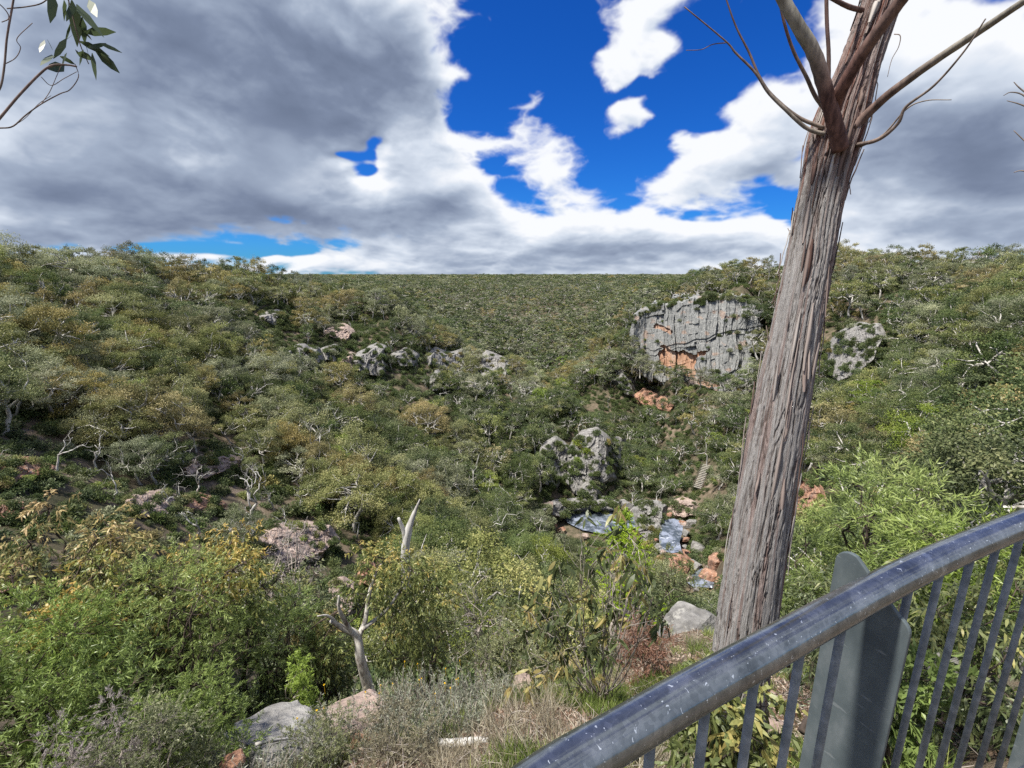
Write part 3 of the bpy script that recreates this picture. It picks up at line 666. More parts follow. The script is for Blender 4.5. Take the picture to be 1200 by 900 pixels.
def under(rmin, rmax, sp, seed, hm):
    x, y = jgrid(rmin, rmax, sp, seed); z = ground(x, y); g2 = np.random.default_rng(seed); h = g2.uniform(.5, 1.4, len(x))*hm
    px, py, dep = project(np.stack([x, y, z+h*.5], 1)); k = (steep(x, y) < 2.2) & visible(x, y, z+h+4.5) & (px > -60) & (px < 1260) & (py < 940) & ~wet(px, py, h*FOC/dep) & ~before_cliff(x, y, z+h) & (fbm(st3(x/9, y/9, 0*x+30), 2, 3) > .24)
    return x[k], y[k], z[k], h[k], px[k], py[k], dep[k]
u1 = under(14, 80, 2.0, 71, 1.0); u2 = under(80, 330, 2.4, 72, 1.5); u3 = under(330, 620, 5., 73, 2.4)
XU, YU, ZU, HU, PXU, PYU, DU = [np.concatenate(q) for q in zip(u1, u2, u3)]
TU = tone_pick(XU, YU, PXU, PYU, rg); TU = np.where(rg.random(len(TU)) < .4, 2, TU); TU = np.where(rg.random(len(TU)) < .8, 3, TU)
scatter('undergrowth', np.stack([XU, YU, ZU-.1], 1), np.stack([HU*1.2, HU*1.2, HU], 1), rg.uniform(0, 6.28, len(XU)), TU*3+rg.integers(0, 3, len(XU)), ub, 'low scrub covering the ground between the trees')
print('UNDER', len(XU))
# ------------------------------------------------------------------ rock
def rock_mat(name, stops, orange=False):
    m, t, out = material(name); P = t.new('ShaderNodeTexCoord').outputs['Object']; geo = t.new('ShaderNodeNewGeometry'); W = geo.outputs['Position']
    a = t.noise(P, 1.3, 6, .65); b = t.noise(P, 7., 6, .7); st = t.noise(t.mapping(W, (1.3, 1.3, .16)), 1., 6, .65)
    f = t.math('ADD', t.math('MULTIPLY', a, .45), t.math('ADD', t.math('MULTIPLY', b, .25), t.math('MULTIPLY', st, .3)))
    c = t.ramp(f, stops)
    streak = t.noise(t.mapping(W, (.55, .55, .035)), 1., 5, .7); c = t.mix(t.mr(streak, .50, .64, 0, .50, smooth=True), c, (.075, .08, .085) if orange else (.12, .105, .095))
    lich = t.mr(t.noise(W, 1.6, 6, .75), .57, .64, 0, .5, smooth=True)
    c = t.mix(lich, c, (.46, .45, .41))
    if orange:
        at = t.new('ShaderNodeAttribute', attribute_name='orange').outputs['Fac']
        oc = t.ramp(t.noise(t.mapping(W, (1, 1, .3)), .22, 6, .7), [(.36, (.20, .11, .07)), (.48, (.40, .225, .14)), (.58, (.47, .31, .22)), (.68, (.33, .28, .25))])
        c = t.mix(at, c, oc)
    cr = t.mr(t.vor(t.mapping(W, (.5, .5, .5)), 1.2, 'DISTANCE_TO_EDGE'), 0, .06, 0, 1)
    h = t.math('ADD', t.math('ADD', t.math('MULTIPLY', b, .6), a), t.math('MULTIPLY', cr, .25))
    principled(t, out, c, .9, .2, normal=t.bump(h, .8, .12)); return m
m_rg = rock_mat('grey_rock', [(.36, (.06, .058, .056)), (.46, (.165, .16, .153)), (.55, (.27, .262, .25)), (.66, (.42, .405, .38))])
m_rr = rock_mat('red_rock', [(.36, (.08, .042, .030)), (.45, (.23, .12, .08)), (.55, (.40, .23, .155)), (.66, (.50, .37, .29))])
m_rp = rock_mat('pink_rock', [(.36, (.10, .075, .065)), (.45, (.26, .195, .165)), (.55, (.41, .32, .275)), (.66, (.54, .46, .41))])
m_cl = rock_mat('cliff_rock', [(.34, (.075, .08, .08)), (.45, (.17, .175, .173)), (.54, (.265, .267, .262)), (.64, (.40, .395, .385))], True)
RM = dict(grey=m_rg, red=m_rr, pink=m_rp)
import bmesh
_bm = bmesh.new(); bmesh.ops.create_icosphere(_bm, subdivisions=4, radius=1); _bm.verts.ensure_lookup_table()
ICO_V = np.array([v.co[:] for v in _bm.verts]); ICO_F = np.array([[v.index for v in f.verts] for f in _bm.faces]); _bm.free()
def rock_block(G, rng, c, s, nplane=9, rough=.05, vertical=0.):
    d = ICO_V; n = unit(rng.normal(0, 1, (nplane, 3))); n[:, 2] *= (1-vertical); n = unit(n); dd = rng.uniform(.55, .85, nplane)
    n = np.vstack([n, [[1, 0, 0], [-1, 0, 0], [0, 1, 0], [0, -1, 0], [0, 0, 1], [0, 0, -1]]]); dd = np.r_[dd, rng.uniform(.7, .95, 6)]
    a = rng.uniform(0, PI); ro = np.array([[math.cos(a), -math.sin(a), 0], [math.sin(a), math.cos(a), 0], [0, 0, 1]]); n = n@ro.T
    dot = d@n.T; rad = np.min(np.where(dot > .05, dd[None]/np.maximum(dot, .05), 9), 1); rad = np.minimum(rad, 1.25)
    o = rng.uniform(0, 50, 3); rad = rad*(1+rough*4*(fbm(d*2.2+o, 4)-.5)) + rough*.8*(fbm(d*9+o, 3)-.5)
    G.add(c+d*rad[:, None]*np.asarray(s), None, ICO_F)
def rock_thing(name, label, cat, px, py, wpx, hpx, kind, seed, n=1, style='boulder', group=None, r=None, sink=.25, depth=1.0):
    rng = np.random.default_rng(seed)
    P = hit(px, py+hpx/2) if r is None else at_r(px, py+hpx/2, r)
    dep = project(P)[2][0]; wm = wpx*dep/FOC; hm = hpx*dep/FOC/CP
    o = None; G = Geo(); z0 = ground(P[0], P[1]) if r is None else P[2]
    ax = unit(np.array([P[1], -P[0], 0.]))  # across the view
    ay = unit(np.array([P[0], P[1], 0.]))
    for k in range(n):
        if style == 'columns':
            u = (k+.5)/n-.5+rng.normal(0, .07); bw = wm/n*rng.uniform(.7, 1.5); bh = hm*rng.uniform(.45, 1.05)
            c = ax*u*wm + ay*(rng.normal(0, .2)*wm/n+.3*bw) + [0, 0, bh*.5-sink*bh]
            rock_block(G, rng, c, [bw*.66, bw*.7, bh*.72], 12, .07, .45)
            for _ in range(4):
                q = rng.uniform(.2, .5); c2 = c+ax*rng.normal(0, .5)*bw+ay*rng.normal(-.2, .3)*bw+[0, 0, rng.uniform(-.5, .35)*bh]; rock_block(G, rng, c2, [bw*q, bw*q, bh*q*.9], 10, .07, .4)
        elif style == 'ledge':
            u = rng.uniform(-.4, .4); v = (k+.5)/n; bw = wm*rng.uniform(.25, .5)
            c = ax*u*wm + ay*v*wm*.25*depth + [0, 0, hm*(v-.15)*.9]
            rock_block(G, rng, c, [bw*.6, bw*.5, hm/n*1.1+.12*hm], 7, .05)
        else:
            if n == 1: c = np.array([0, 0, hm*(.5-sink)]); sc = [wm*.58, wm*.5*depth, hm*.62]
            else:
                q = rng.uniform(.38, .62); c = ax*rng.uniform(-.36, .36)*wm + ay*rng.uniform(-.1, .3)*wm*depth + [0, 0, hm*rng.uniform(0, .6)*(1-q)]; sc = [wm*q*.62, wm*q*.55, hm*q*.72]
            rock_block(G, rng, c, sc, 9, .05)
    me = G.mesh(name, [RM[kind]], smooth=False)
    o = link(name, me, loc=(P[0], P[1], z0)); return tag(o, label, cat, group)
BRUSH = []
def rock_face(name, label, cat, O, kind, seed, proud=1.2, bw=7., bh=9., disp=1.5, tilt=.5, group=None):
    """a face of bare jointed rock let into the slope; O is its outline as seen in the photograph"""
    O = np.array(O, float); x0, y0 = O.min(0)-5; x1, y1 = O.max(0)+5; st = .5 if (x1-x0)*(y1-y0) < 9000 else .8
    gx, gy = np.meshgrid(np.arange(x0, x1, st), np.arange(y0, y1, st), indexing='ij'); rng = np.random.default_rng(seed); o_ = rng.uniform(0, 90)
    wx = (fbm(st3(gx/12+o_, gy/12, 0*gx), 3)-.5)*14; wy = (fbm(st3(gx/12, gy/12+o_, 0*gx+5), 3)-.5)*14
    # distance of the slope along each sight line, smoothed
    cxs = np.linspace(x0, x1, 7); cys = np.linspace(y0, y1, 7)
    rc = np.array([[math.hypot(*hit(a, b, 12, 500)[:2]) for b in cys] for a in cxs]); med = np.median(rc); rc = np.clip(rc, med*.85, med*1.15)
    for _ in range(2): rc[1:-1, 1:-1] = (rc[1:-1, 1:-1]+rc[:-2, 1:-1]+rc[2:, 1:-1]+rc[1:-1, :-2]+rc[1:-1, 2:])/5
    u = (gx-x0)/(x1-x0)*6; v = (gy-y0)/(y1-y0)*6; i = np.minimum(u.astype(int), 5); j = np.minimum(v.astype(int), 5); fu = u-i; fv = v-j
    r0 = (rc[i, j]*(1-fu)+rc[i+1, j]*fu)*(1-fv)+(rc[i, j+1]*(1-fu)+rc[i+1, j+1]*fu)*fv
    rbot = r0[:, -1:]*1.0; r0 = r0*(1-tilt)+np.minimum(rbot, r0)*tilt
    pp = med/FOC*1.1     # metres per pixel
    d = disp*pp*(2.2*cells((gx+wx)/bw, (gy+wy)/bh, seed)+1.2*cells((gx+wx)/(bw*.42), (gy+wy)/(bh*.4), seed+1)+.7*cells((gx+wx)/(bw*.2)+3, (gy+wy)/(bh*.2), seed+2)+1.*fbm(st3(gx/2.5, gy/2.5, 0*gx+o_), 3))
    # signed distance to the outline, ragged
    ins = inpoly(gx+wx*.35, gy+wy*.35, [tuple(q) for q in O]); 
    D_ = np.full(gx.shape, 1e9)
    for q in range(len(O)):
        a = O[q]; b = O[(q+1) % len(O)]; ab = b-a; tt = np.clip(((gx+wx*.35-a[0])*ab[0]+(gy+wy*.35-a[1])*ab[1])/(ab@ab), 0, 1); D_ = np.minimum(D_, np.hypot(gx+wx*.35-a[0]-tt*ab[0], gy+wy*.35-a[1]-tt*ab[1]))
    m = np.where(ins, sstep(0, 1.5, D_), 0); out_ = np.where(ins, 0, np.clip(D_, 0, 4))
    rr = r0 - proud*(.4+m*.6) - d*m + d.mean()*.5 + out_*pp*2.2
    Pc = np.stack([gx-600, FOC*CP+(450-gy)*SP, (450-gy)*CP-FOC*SP], -1); Pc = Pc/np.hypot(Pc[..., 0], Pc[..., 1])[..., None]*rr[..., None]
    ed = Pc[(D_ < 2.2)]; BRUSH.append(ed[rng.permutation(len(ed))[:int(len(O)*2.2)]]); mid_ = Pc[ins & (D_ > 2)]; BRUSH.append(mid_[rng.permutation(len(mid_))[:int((x1-x0)*(y1-y0)/(150 if kind == 'grey' else 420))]])
    ni, nj = gx.shape; a = np.arange(ni-1)[:, None]*nj; b = np.arange(nj-1)[None]; F = np.stack([a+b, a+b+1, a+nj+b+1, a+nj+b], -1).reshape(-1, 4)
    kp_ = (ins | (D_ < 4))[:-1, :-1].ravel(); F = F[kp_]; us = np.unique(F); mp = np.zeros(ni*nj, int); mp[us] = np.arange(len(us)); V_ = Pc.reshape(-1, 3)[us]; c = V_.mean(0)
    return tag(link(name, mesh_from(name, V_-c, [mp[F]], mats=[RM[kind]]), loc=tuple(c)), label, cat, group)
def inpoly(X_, Y_, poly):
    c = np.zeros(X_.shape, bool); n = len(poly)
    for i in range(n):
        x1, y1 = poly[i]; x2, y2 = poly[(i+1) % n]
        c ^= ((y1 > Y_) != (y2 > Y_)) & (X_ < (x2-x1)*(Y_-y1)/(y2-y1+1e-9)+x1)
    return c
def cells(x, y, s): return _h(np.floor(x).astype(np.int64)+900, np.floor(y).astype(np.int64)+900, np.zeros(x.shape, np.int64), s)
def ell(cx, cyy, w_, h_, n=9, seed=0):
    g = np.random.default_rng(seed+int(cx*7+cyy)); return [(cx+math.cos(a)*w_/2*g.uniform(.8, 1.1), cyy+math.sin(a)*h_/2*g.uniform(.75, 1.1)) for a in np.arange(n)*2*PI/n]
RF = [
 ('tallest grey rock columns standing in the trees of the left spur', 'rock outcrop', [(418, 424), (423, 416), (430, 413), (434, 409), (440, 407), (448, 409), (449, 430), (444, 440), (430, 438), (420, 434)], 'grey', (5, 22)),
 ('squat pale twin columns under the spiky tree on the spur', 'rock outcrop', [(350, 409), (358, 407), (363, 411), (372, 411), (374, 424), (368, 428), (352, 424)], 'grey', (6, 18)),
 ('thin single grey pillar beside the twin columns', 'rock outcrop', [(331, 414), (340, 412), (341, 424), (332, 425)], 'grey', (6, 18)),
 ('small pale outcrop with pinkish foot between the column groups', 'rock outcrop', ell(408, 424, 20, 18), 'pink', (5, 10)),
 ('row of broken grey pillars near the end of the spur', 'rock outcrop', [(503, 418), (512, 411), (520, 414), (528, 416), (540, 413), (545, 426), (538, 436), (520, 434), (505, 428)], 'grey', (5, 16)),
 ('last pale pillars at the right end of the spur', 'rock outcrop', [(564, 420), (572, 416), (582, 420), (592, 424), (592, 440), (582, 447), (570, 438)], 'grey', (5, 14)),
 ('small leaning grey fin below the row of broken pillars', 'rock outcrop', [(508, 446), (513, 438), (518, 450), (514, 460), (508, 458)], 'grey', (5, 12)),
 ('short pale knob below the last pillars of the spur', 'rock outcrop', ell(566, 457, 12, 14), 'grey', (5, 9)),
 ('broken grey rock step between the twin columns and the pale outcrop', 'rock outcrop', [(380, 412), (392, 408), (398, 416), (392, 424), (382, 422)], 'grey', (5, 12)),
 ('grey rock step between the tallest columns and the broken pillars', 'rock outcrop', [(462, 418), (474, 412), (486, 416), (484, 428), (470, 430)], 'grey', (5, 12)),
 ('short grey wall linking the broken pillars to the last pillars', 'rock outcrop', [(546, 424), (556, 418), (562, 426), (558, 438), (548, 436)], 'grey', (5, 12)),
 ('low grey boulder heap high on the spur', 'rock outcrop', ell(321, 373, 26, 15), 'grey', (6, 5)),
 ('pinkish rubble patch above the grey columns', 'rock outcrop', ell(398, 391, 30, 18), 'pink', (6, 5)),
 ('grey rubble band on the spur above the twin columns', 'rock outcrop', ell(362, 360, 24, 14), 'grey', (6, 5)),
 ('flat pale slab just under the skyline trees', 'rock outcrop', ell(138, 342, 24, 7), 'pink', (8, 3)),
 ('pink bare rock patch in the middle of the left hillside', 'rock outcrop', ell(206, 404, 20, 11), 'pink', (6, 5)),
 ('layered red rock ledge in the trees above the left boulder pile', 'rock ledge', [(-20, 545), (10, 541), (24, 536), (34, 540), (48, 544), (62, 548), (60, 558), (40, 560), (20, 568), (-20, 572)], 'red', (16, 5)),
 ('broad pinkish sloping slab among the trees of the left slope', 'rock ledge', [(150, 586), (160, 580), (190, 578), (206, 584), (208, 594), (196, 604), (170, 606), (152, 598)], 'pink', (14, 5)),
 ('brown undercut ledge right of the pinkish slab', 'rock ledge', [(206, 586), (230, 580), (252, 586), (262, 592), (248, 602), (222, 603), (208, 600)], 'red', (12, 5)),
 ('bare tan terrace above the pinkish slab', 'rock ledge', [(216, 548), (236, 538), (262, 534), (280, 538), (276, 548), (240, 562), (218, 560)], 'pink', (18, 4)),
 ('salmon coloured boulder pile above the bushes of the left slope', 'rock outcrop', [(-20, 664), (8, 660), (24, 657), (32, 664), (34, 676), (20, 690), (-20, 705)], 'red', (13, 8)),
 ('small red rocks under the layered ledge', 'rock outcrop', ell(12, 600, 40, 24), 'red', (9, 6)),
 ('pale red cliff face behind the silvery leafless shrub', 'rock face', [(302, 630), (322, 618), (352, 613), (385, 618), (394, 632), (380, 648), (352, 660), (318, 664), (303, 652)], 'pink', (12, 9)),
 ('orange red boulder stack behind the white trunked gum', 'rock outcrop', [(424, 660), (434, 654), (442, 664), (445, 682), (436, 692), (424, 684)], 'red', (9, 9)),
 ('pink rock face left of the orange red stack', 'rock face', [(388, 684), (402, 678), (416, 686), (416, 708), (408, 724), (390, 716)], 'pink', (9, 9)),
 ('steep grey crag above the river pool', 'rock crag', [(668, 560), (672, 535), (678, 522), (686, 516), (697, 513), (708, 522), (706, 540), (712, 556), (700, 566), (690, 572), (676, 572)], 'grey', (8, 18)),
 ('low grey bluff beside the crag above the pool', 'rock crag', [(636, 552), (640, 530), (650, 522), (660, 530), (664, 552), (652, 566), (640, 562)], 'grey', (7, 14)),
 ('narrow pale rib beside the crag above the pool', 'rock crag', [(716, 540), (720, 520), (728, 518), (734, 534), (728, 548)], 'grey', (6, 12)),
 ('upright pale stone at the foot of the crag', 'rock', [(684, 574), (690, 568), (698, 576), (698, 592), (686, 592)], 'grey', (7, 12)),
 ('reddish broken rock band under the main cliff', 'rock outcrop', [(746, 466), (756, 458), (774, 466), (790, 476), (786, 484), (766, 478), (750, 474)], 'red', (8, 6)),
 ('dark grey ledges down the gully under the main cliff', 'rock outcrop', [(722, 446), (730, 438), (740, 448), (744, 464), (732, 462)], 'grey', (7, 8)),
 ('pointed pale grey rock tower on the right hillside', 'rock tower', [(972, 432), (974, 408), (984, 394), (996, 388), (1008, 382), (1018, 386), (1028, 384), (1032, 398), (1022, 420), (1000, 438), (984, 444)], 'grey', (9, 20)),
 ('brown rock bank behind the big trunk', 'rock outcrop', [(926, 566), (944, 558), (960, 572), (966, 592), (956, 612), (934, 616)], 'red', (10, 8)),
 ('rocky shelf around the left end of the wide pool', 'rock shelf', [(640, 596), (655, 590), (690, 588), (720, 590), (715, 598), (690, 596), (668, 600), (660, 606), (645, 604)], 'grey', (10, 3)),
 ('rocky bank between the wide and the narrow pool', 'rock shelf', [(746, 598), (760, 592), (778, 594), (776, 606), (768, 632), (772, 650), (758, 640), (750, 622)], 'grey', (8, 5)),
 ('flat pink slab slope above the narrow pool', 'rock shelf', [(782, 592), (800, 586), (812, 590), (814, 604), (800, 608), (784, 606)], 'pink', (12, 5)),
 ('broken brown bank below the narrow pool', 'rock shelf', [(772, 654), (800, 650), (812, 660), (806, 676), (790, 672), (776, 668)], 'red', (8, 5)),
]
for k, (lb, ct, O, kind, (bw, bh)) in enumerate(RF):
    if k < 9 or kind == 'grey': c_ = np.mean(O, 0); g_ = 1.3 if 'crag' in lb else 1.1; O = [tuple((np.array(q)-c_)*(g_, g_)+c_) for q in O]
    rock_face('rock_outcrop', lb, ct, O, kind, 900+k, bw=bw, bh=bh, proud=1.6 if k < 7 else .8, disp=1.9 if k < 9 else 1.5)
rock_thing('boulder', 'grey rock pile beside the long bright bush', 'boulder', 1035, 545, 22, 14, 'grey', 990, 4)
# ------------------------------------------------------------------ loose river boulders
BD = [(788, 600, 20, 12, 'pink', 'flat pink slab between the two pools'), (770, 604, 12, 9, 'pink', 'small pink boulder left of the flat slab'), (808, 612, 14, 9, 'grey', 'grey boulder on the far side of the narrow pool'),
 (668, 598, 14, 7, 'pink', 'low boulder at the left end of the wide pool'), (690, 594, 18, 6, 'grey', 'grey shelf behind the wide pool'), (716, 596, 16, 7, 'pink', 'tan rock bar beside the rapids'), (742, 606, 12, 8, 'grey', 'dark boulder right of the wide pool'),
 (755, 622, 14, 12, 'grey', 'grey boulder between the wide and narrow pools'), (764, 640, 12, 10, 'pink', 'pink boulder left of the narrow pool'), (800, 646, 16, 11, 'red', 'orange boulder at the foot of the narrow pool'),
 (818, 640, 20, 13, 'grey', 'shaded grey boulder right of the narrow pool'), (838, 655, 22, 18, 'red', 'dark red pyramid boulder near the trunk'), (812, 662, 16, 12, 'grey', 'small grey block above the lower bend'),
 (830, 672, 24, 14, 'red', 'bright orange boulder in the river bend'), (846, 682, 16, 12, 'red', 'orange stone tucked against the trunk'), (806, 676, 14, 10, 'pink', 'pale stone left of the orange boulder'),
 (640, 592, 16, 12, 'pink', 'tan block at the lip of the falls'), (655, 588, 12, 9, 'grey', 'grey block at the lip of the falls'), (702, 586, 18, 7, 'grey', 'broken grey shelf under the crag'), (735, 590, 16, 8, 'grey', 'grey rubble behind the rapids'),
 (800, 632, 9, 6, 'pink', 'small pink stone in the narrow pool'), (780, 652, 12, 8, 'grey', 'grey stone below the narrow pool'), (760, 596, 12, 8, 'grey', 'grey stone above the flat slab')]
for k, (px, py, wpx, hpx, kind, lb) in enumerate(BD):
    rock_thing('boulder', lb, 'boulder', px, py, wpx, hpx, kind, 1300+k, 1, group='boulders along the river')

# ------------------------------------------------------------------ the big cliff under the lookout
cx = np.arange(728, 902, .36); cyy = np.arange(334, 484, .36); CX, CY = np.meshgrid(cx, cyy, indexing='ij')
TOPL = np.interp(CX, [736, 741, 750, 773, 790, 813, 840, 863, 883, 896], [400, 376, 363, 354, 351, 348, 345, 343, 352, 362]); BOT = np.interp(CX, [736, 757, 787, 817, 840, 867, 880, 896], [410, 426, 434, 444, 453, 459, 455, 440])
wv = (fbm(st3(CX/8, CY/8, 0*CX), 4)-.5)*30
ins = sstep(-3, 2, CY-TOPL+wv*.5)*sstep(-8, 0, BOT+14-CY+wv*.7)*sstep(733, 741, CX+wv*.3)*(1-sstep(886, 898, CX+wv))
rb = np.interp(CX, [735, 745, 765, 800, 850, 900], [296, 283, 266, 255, 250, 250])-3 + (460-CY)*.15
def cells(x, y, s): return _h(np.floor(x).astype(np.int64)+900, np.floor(y).astype(np.int64)+900, np.zeros(x.shape, np.int64), s)
wx_ = (fbm(st3(CX/14, CY/30, 0*CX+4), 3)-.5)*16; wy_ = (fbm(st3(CX/12, CY/12, 0*CX+8), 3)-.5)*26
bed = CY+.22*(CX-740)+wy_*.35
dsp = 3.4*cells((CX+wx_*.6)/12, bed/42, 1)+2.0*cells((CX+wx_*.8)/5, bed/22, 2)+.8*cells((CX+wx_)/2.2, bed/11, 3)+.7*fbm(st3(CX/1.6, CY/8, 0*CX), 3)+5*(fbm(st3(CX/24, CY/90, 0*CX+3), 2)-.4)+1.6*cells(CX*0, bed/23, 9)
def inpoly(X_, Y_, poly):
    c = np.zeros(X_.shape, bool); n = len(poly)
    for i in range(n):
        x1, y1 = poly[i]; x2, y2 = poly[(i+1) % n]
        c ^= ((y1 > Y_) != (y2 > Y_)) & (X_ < (x2-x1)*(Y_-y1)/(y2-y1+1e-9)+x1)
    return c
wo_ = (fbm(st3(CX/5, CY/5, 0*CX+2), 3)-.5)*9
OR1 = inpoly(CX+wo_, CY+wo_, [(771, 409), (780, 406), (788, 409), (796, 413), (803, 411), (812, 415), (822, 411), (831, 406), (828, 413), (818, 420), (815, 430), (812, 441), (800, 438), (788, 431), (772, 427)])
OR2 = inpoly(CX+wo_, CY+wo_, [(818, 440), (838, 445), (846, 452), (830, 453), (816, 448)]) | inpoly(CX+wo_, CY+wo_, [(768, 378), (776, 381), (788, 388), (784, 391), (772, 386), (764, 384)])
rec = OR1*2.0 + OR2*1.2
rr = rb+dsp*.8+rec+(1-ins)*14
Pc = np.stack([CX-600, FOC*CP+(450-CY)*SP, (450-CY)*CP-FOC*SP], -1); Pc = Pc/np.hypot(Pc[..., 0], Pc[..., 1])[..., None]*rr[..., None]
ni, nj = CX.shape; i = np.arange(ni-1)[:, None]*nj; j = np.arange(nj-1)[None]
FC = np.stack([i+j, i+j+1, i+nj+j+1, i+nj+j], -1).reshape(-1, 4); keep = (ins[:-1, :-1] > .02).ravel()
org = np.clip(OR1*.95+OR2*.75, 0, 1)*ins
org = np.maximum(org, .4*sstep(.62, .74, fbm(st3(CX/9, CY/6, 0*CX+77), 4))*ins)
Vc = Pc.reshape(-1, 3); base = at_r(810, 470, 252)
# scrub on the rim, at the foot and on the ledges
_g = np.random.default_rng(5); rim = (ins > .15) & (ins < .8) & (CY < 470); rp_ = Pc[rim]; BRUSH.append(rp_[_g.permutation(len(rp_))[:170]])
led = (fbm(st3(CX/14, CY/8, 0*CX+41), 3) > .60) & (ins > .9) & (CY < BOT) & (OR1 == 0); lp = Pc[led]; BRUSH.append(lp[_g.permutation(len(lp))[:45]])
topb = (np.abs(CY-TOPL-3) < 5) & (CX > 742); tp_ = Pc[topb]; BRUSH.append(tp_[_g.permutation(len(tp_))[:130]])
F_ = FC[keep]; used = np.unique(F_); mp = -np.ones(len(Vc), int); mp[used] = np.arange(len(used)); Vu = Vc[used]; Fu = mp[F_]
cl = link('cliff', mesh_from('cliff', Vu-base, [Fu], mats=[m_cl], attrs=dict(orange=org.ravel()[used])), loc=tuple(base))
tag(cl, 'big grey rock cliff with orange undercut hollow in its lower middle', 'cliff')

# gums and scrub closing in on the foot and the left shoulder of the cliff
g7 = np.random.default_rng(23)
for q, (px, py, hp) in enumerate([(736, 420, 26), (741, 436, 30), (750, 442, 26), (728, 408, 24), (764, 446, 24), (778, 450, 22), (792, 456, 26), (806, 458, 20), (820, 464, 26), (833, 468, 22), (848, 470, 28), (862, 474, 26), (874, 474, 30), (733, 386, 18), (738, 372, 16), (745, 362, 14), (884, 452, 40), (888, 420, 36), (886, 390, 34), (726, 430, 26), (756, 430, 16), (772, 438, 14)]):
    r_ = float(np.interp(px, [735, 745, 765, 800, 850, 900], [284, 274, 258, 247, 243, 243])) if py > 400 else float(np.interp(px, [735, 745, 900], [290, 285, 262]))
    P = at_r(px, py, r_); z = float(ground(P[0], P[1])); z = z if abs(z-P[2]) < 9 else P[2]; dep = project(P)[2][0]; H = hp*dep/FOC*1.05; pk = int(g7.integers(0, 6)); tn = TN[[3, 0, 2, 3][int(g7.integers(0, 4))]]
    pos = ['at the left foot', 'under the left shoulder', 'along the foot', 'against the right side'][0 if px < 745 and py > 400 else (1 if px < 750 else (3 if px > 880 else 2))]
    o = thing('gum_tree', f"{['small', 'slender', 'bushy', 'low', 'dense', 'open'][pk]} {tn.replace('tan', 'tan tipped')} gum {pos} of the big grey cliff", 'tree', (P[0], P[1], z-.2), g7.uniform(0, 6.28), 'gums hugging the big cliff')
    s_ = H/8; o.scale = (s_*1.15, s_*1.15, s_); link('trunk', trunk_mesh('MID', pk), o); link('crown', crown_mesh('MID', pk, tn), o)
# ------------------------------------------------------------------ river
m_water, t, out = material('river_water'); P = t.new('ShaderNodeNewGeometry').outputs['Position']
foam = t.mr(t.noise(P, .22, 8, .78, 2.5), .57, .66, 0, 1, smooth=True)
col = t.mix(t.math('MULTIPLY', foam, .8), t.mix(t.mr(t.noise(P, .35, 5, .7), .45, .6, 0, 1), (.06, .075, .09), (.24, .27, .34)), (.66, .70, .76))  # pale blue patches put the sky's reflection into the water colour; white is foam
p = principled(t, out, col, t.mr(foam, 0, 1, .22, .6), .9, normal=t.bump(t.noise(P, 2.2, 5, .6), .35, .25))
OUTL = [[(652, 602), (668, 596), (690, 594), (715, 595), (738, 600), (750, 607), (748, 618), (735, 625), (705, 627), (680, 622), (662, 613)],
        [(776, 607), (790, 606), (802, 610), (801, 622), (797, 636), (800, 648), (786, 650), (772, 645), (771, 628)],
        [(800, 668), (815, 664), (840, 668), (843, 682), (838, 690), (812, 689), (800, 680)]]
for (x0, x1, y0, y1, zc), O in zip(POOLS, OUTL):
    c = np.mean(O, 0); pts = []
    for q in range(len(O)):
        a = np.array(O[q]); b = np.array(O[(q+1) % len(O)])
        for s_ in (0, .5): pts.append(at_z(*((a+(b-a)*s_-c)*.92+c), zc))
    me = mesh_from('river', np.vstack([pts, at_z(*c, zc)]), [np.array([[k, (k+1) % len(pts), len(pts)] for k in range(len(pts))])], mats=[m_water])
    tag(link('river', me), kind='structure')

# ------------------------------------------------------------------ timber stairs on the far bank
m_step, t, out = material('weathered_stair_timber'); principled(t, out, t.ramp(t.noise(t.new('ShaderNodeTexCoord').outputs['Object'], 3, 4, .6), [(.35, (.20, .185, .16)), (.65, (.42, .395, .355))]), .8, .2)
m_str, t, out = material('dark_stair_timber'); principled(t, out, (.10, .085, .07), .85, .2)
def box(G, c, ax, ay, az, tone=.5):
    c = np.asarray(c, float); V = np.array([c+sx*np.asarray(ax)+sy*np.asarray(ay)+sz*np.asarray(az) for sx in (-1, 1) for sy in (-1, 1) for sz in (-1, 1)])
    G.add(V, [[0, 1, 3, 2], [4, 6, 7, 5], [0, 4, 5, 1], [2, 3, 7, 6], [0, 2, 6, 4], [1, 5, 7, 3]], None, tone)
rs0 = math.hypot(*hit(817, 575)[:2])-1.0
b0 = at_r(817, 572, rs0); b1 = at_r(828, 544, rs0+9)
st_ = thing('timber_stairs', 'long flight of pale timber steps climbing the far bank beside the trunk', 'stairs', tuple(b0))
dirv = b1-b0; L_ = np.linalg.norm(dirv); fl = unit(np.array([dirv[0], dirv[1], 0])); sd_ = np.array([-fl[1], fl[0], 0]); NS = 15
for k in range(NS):
    G = Geo(); box(G, dirv*(k+.5)/NS+sd_*(.35*math.sin(k*1.7)*.2), sd_*1.35, fl*.24, [0, 0, .08]); link('tread', G.mesh('tread', [m_step]), st_)
for s_ in (-1, 1):
    G = Geo(); box(G, dirv*.5+sd_*1.62*s_-[0, 0, .15], dirv*.5, sd_*.06, [0, 0, .2]); link('stringer', G.mesh('stringer', [m_str]), st_)
    G = Geo(); tube(G, np.array([dirv*q+sd_*1.62*s_+[0, 0, 1.1] for q in (0, .5, 1)]), .05, 6)
    for q in np.linspace(0, 1, 7): tube(G, np.array([dirv*q+sd_*1.62*s_, dirv*q+sd_*1.62*s_+[0, 0, 1.1]]), .04, 5)
    link('handrail', G.mesh('handrail', [m_str]), st_)

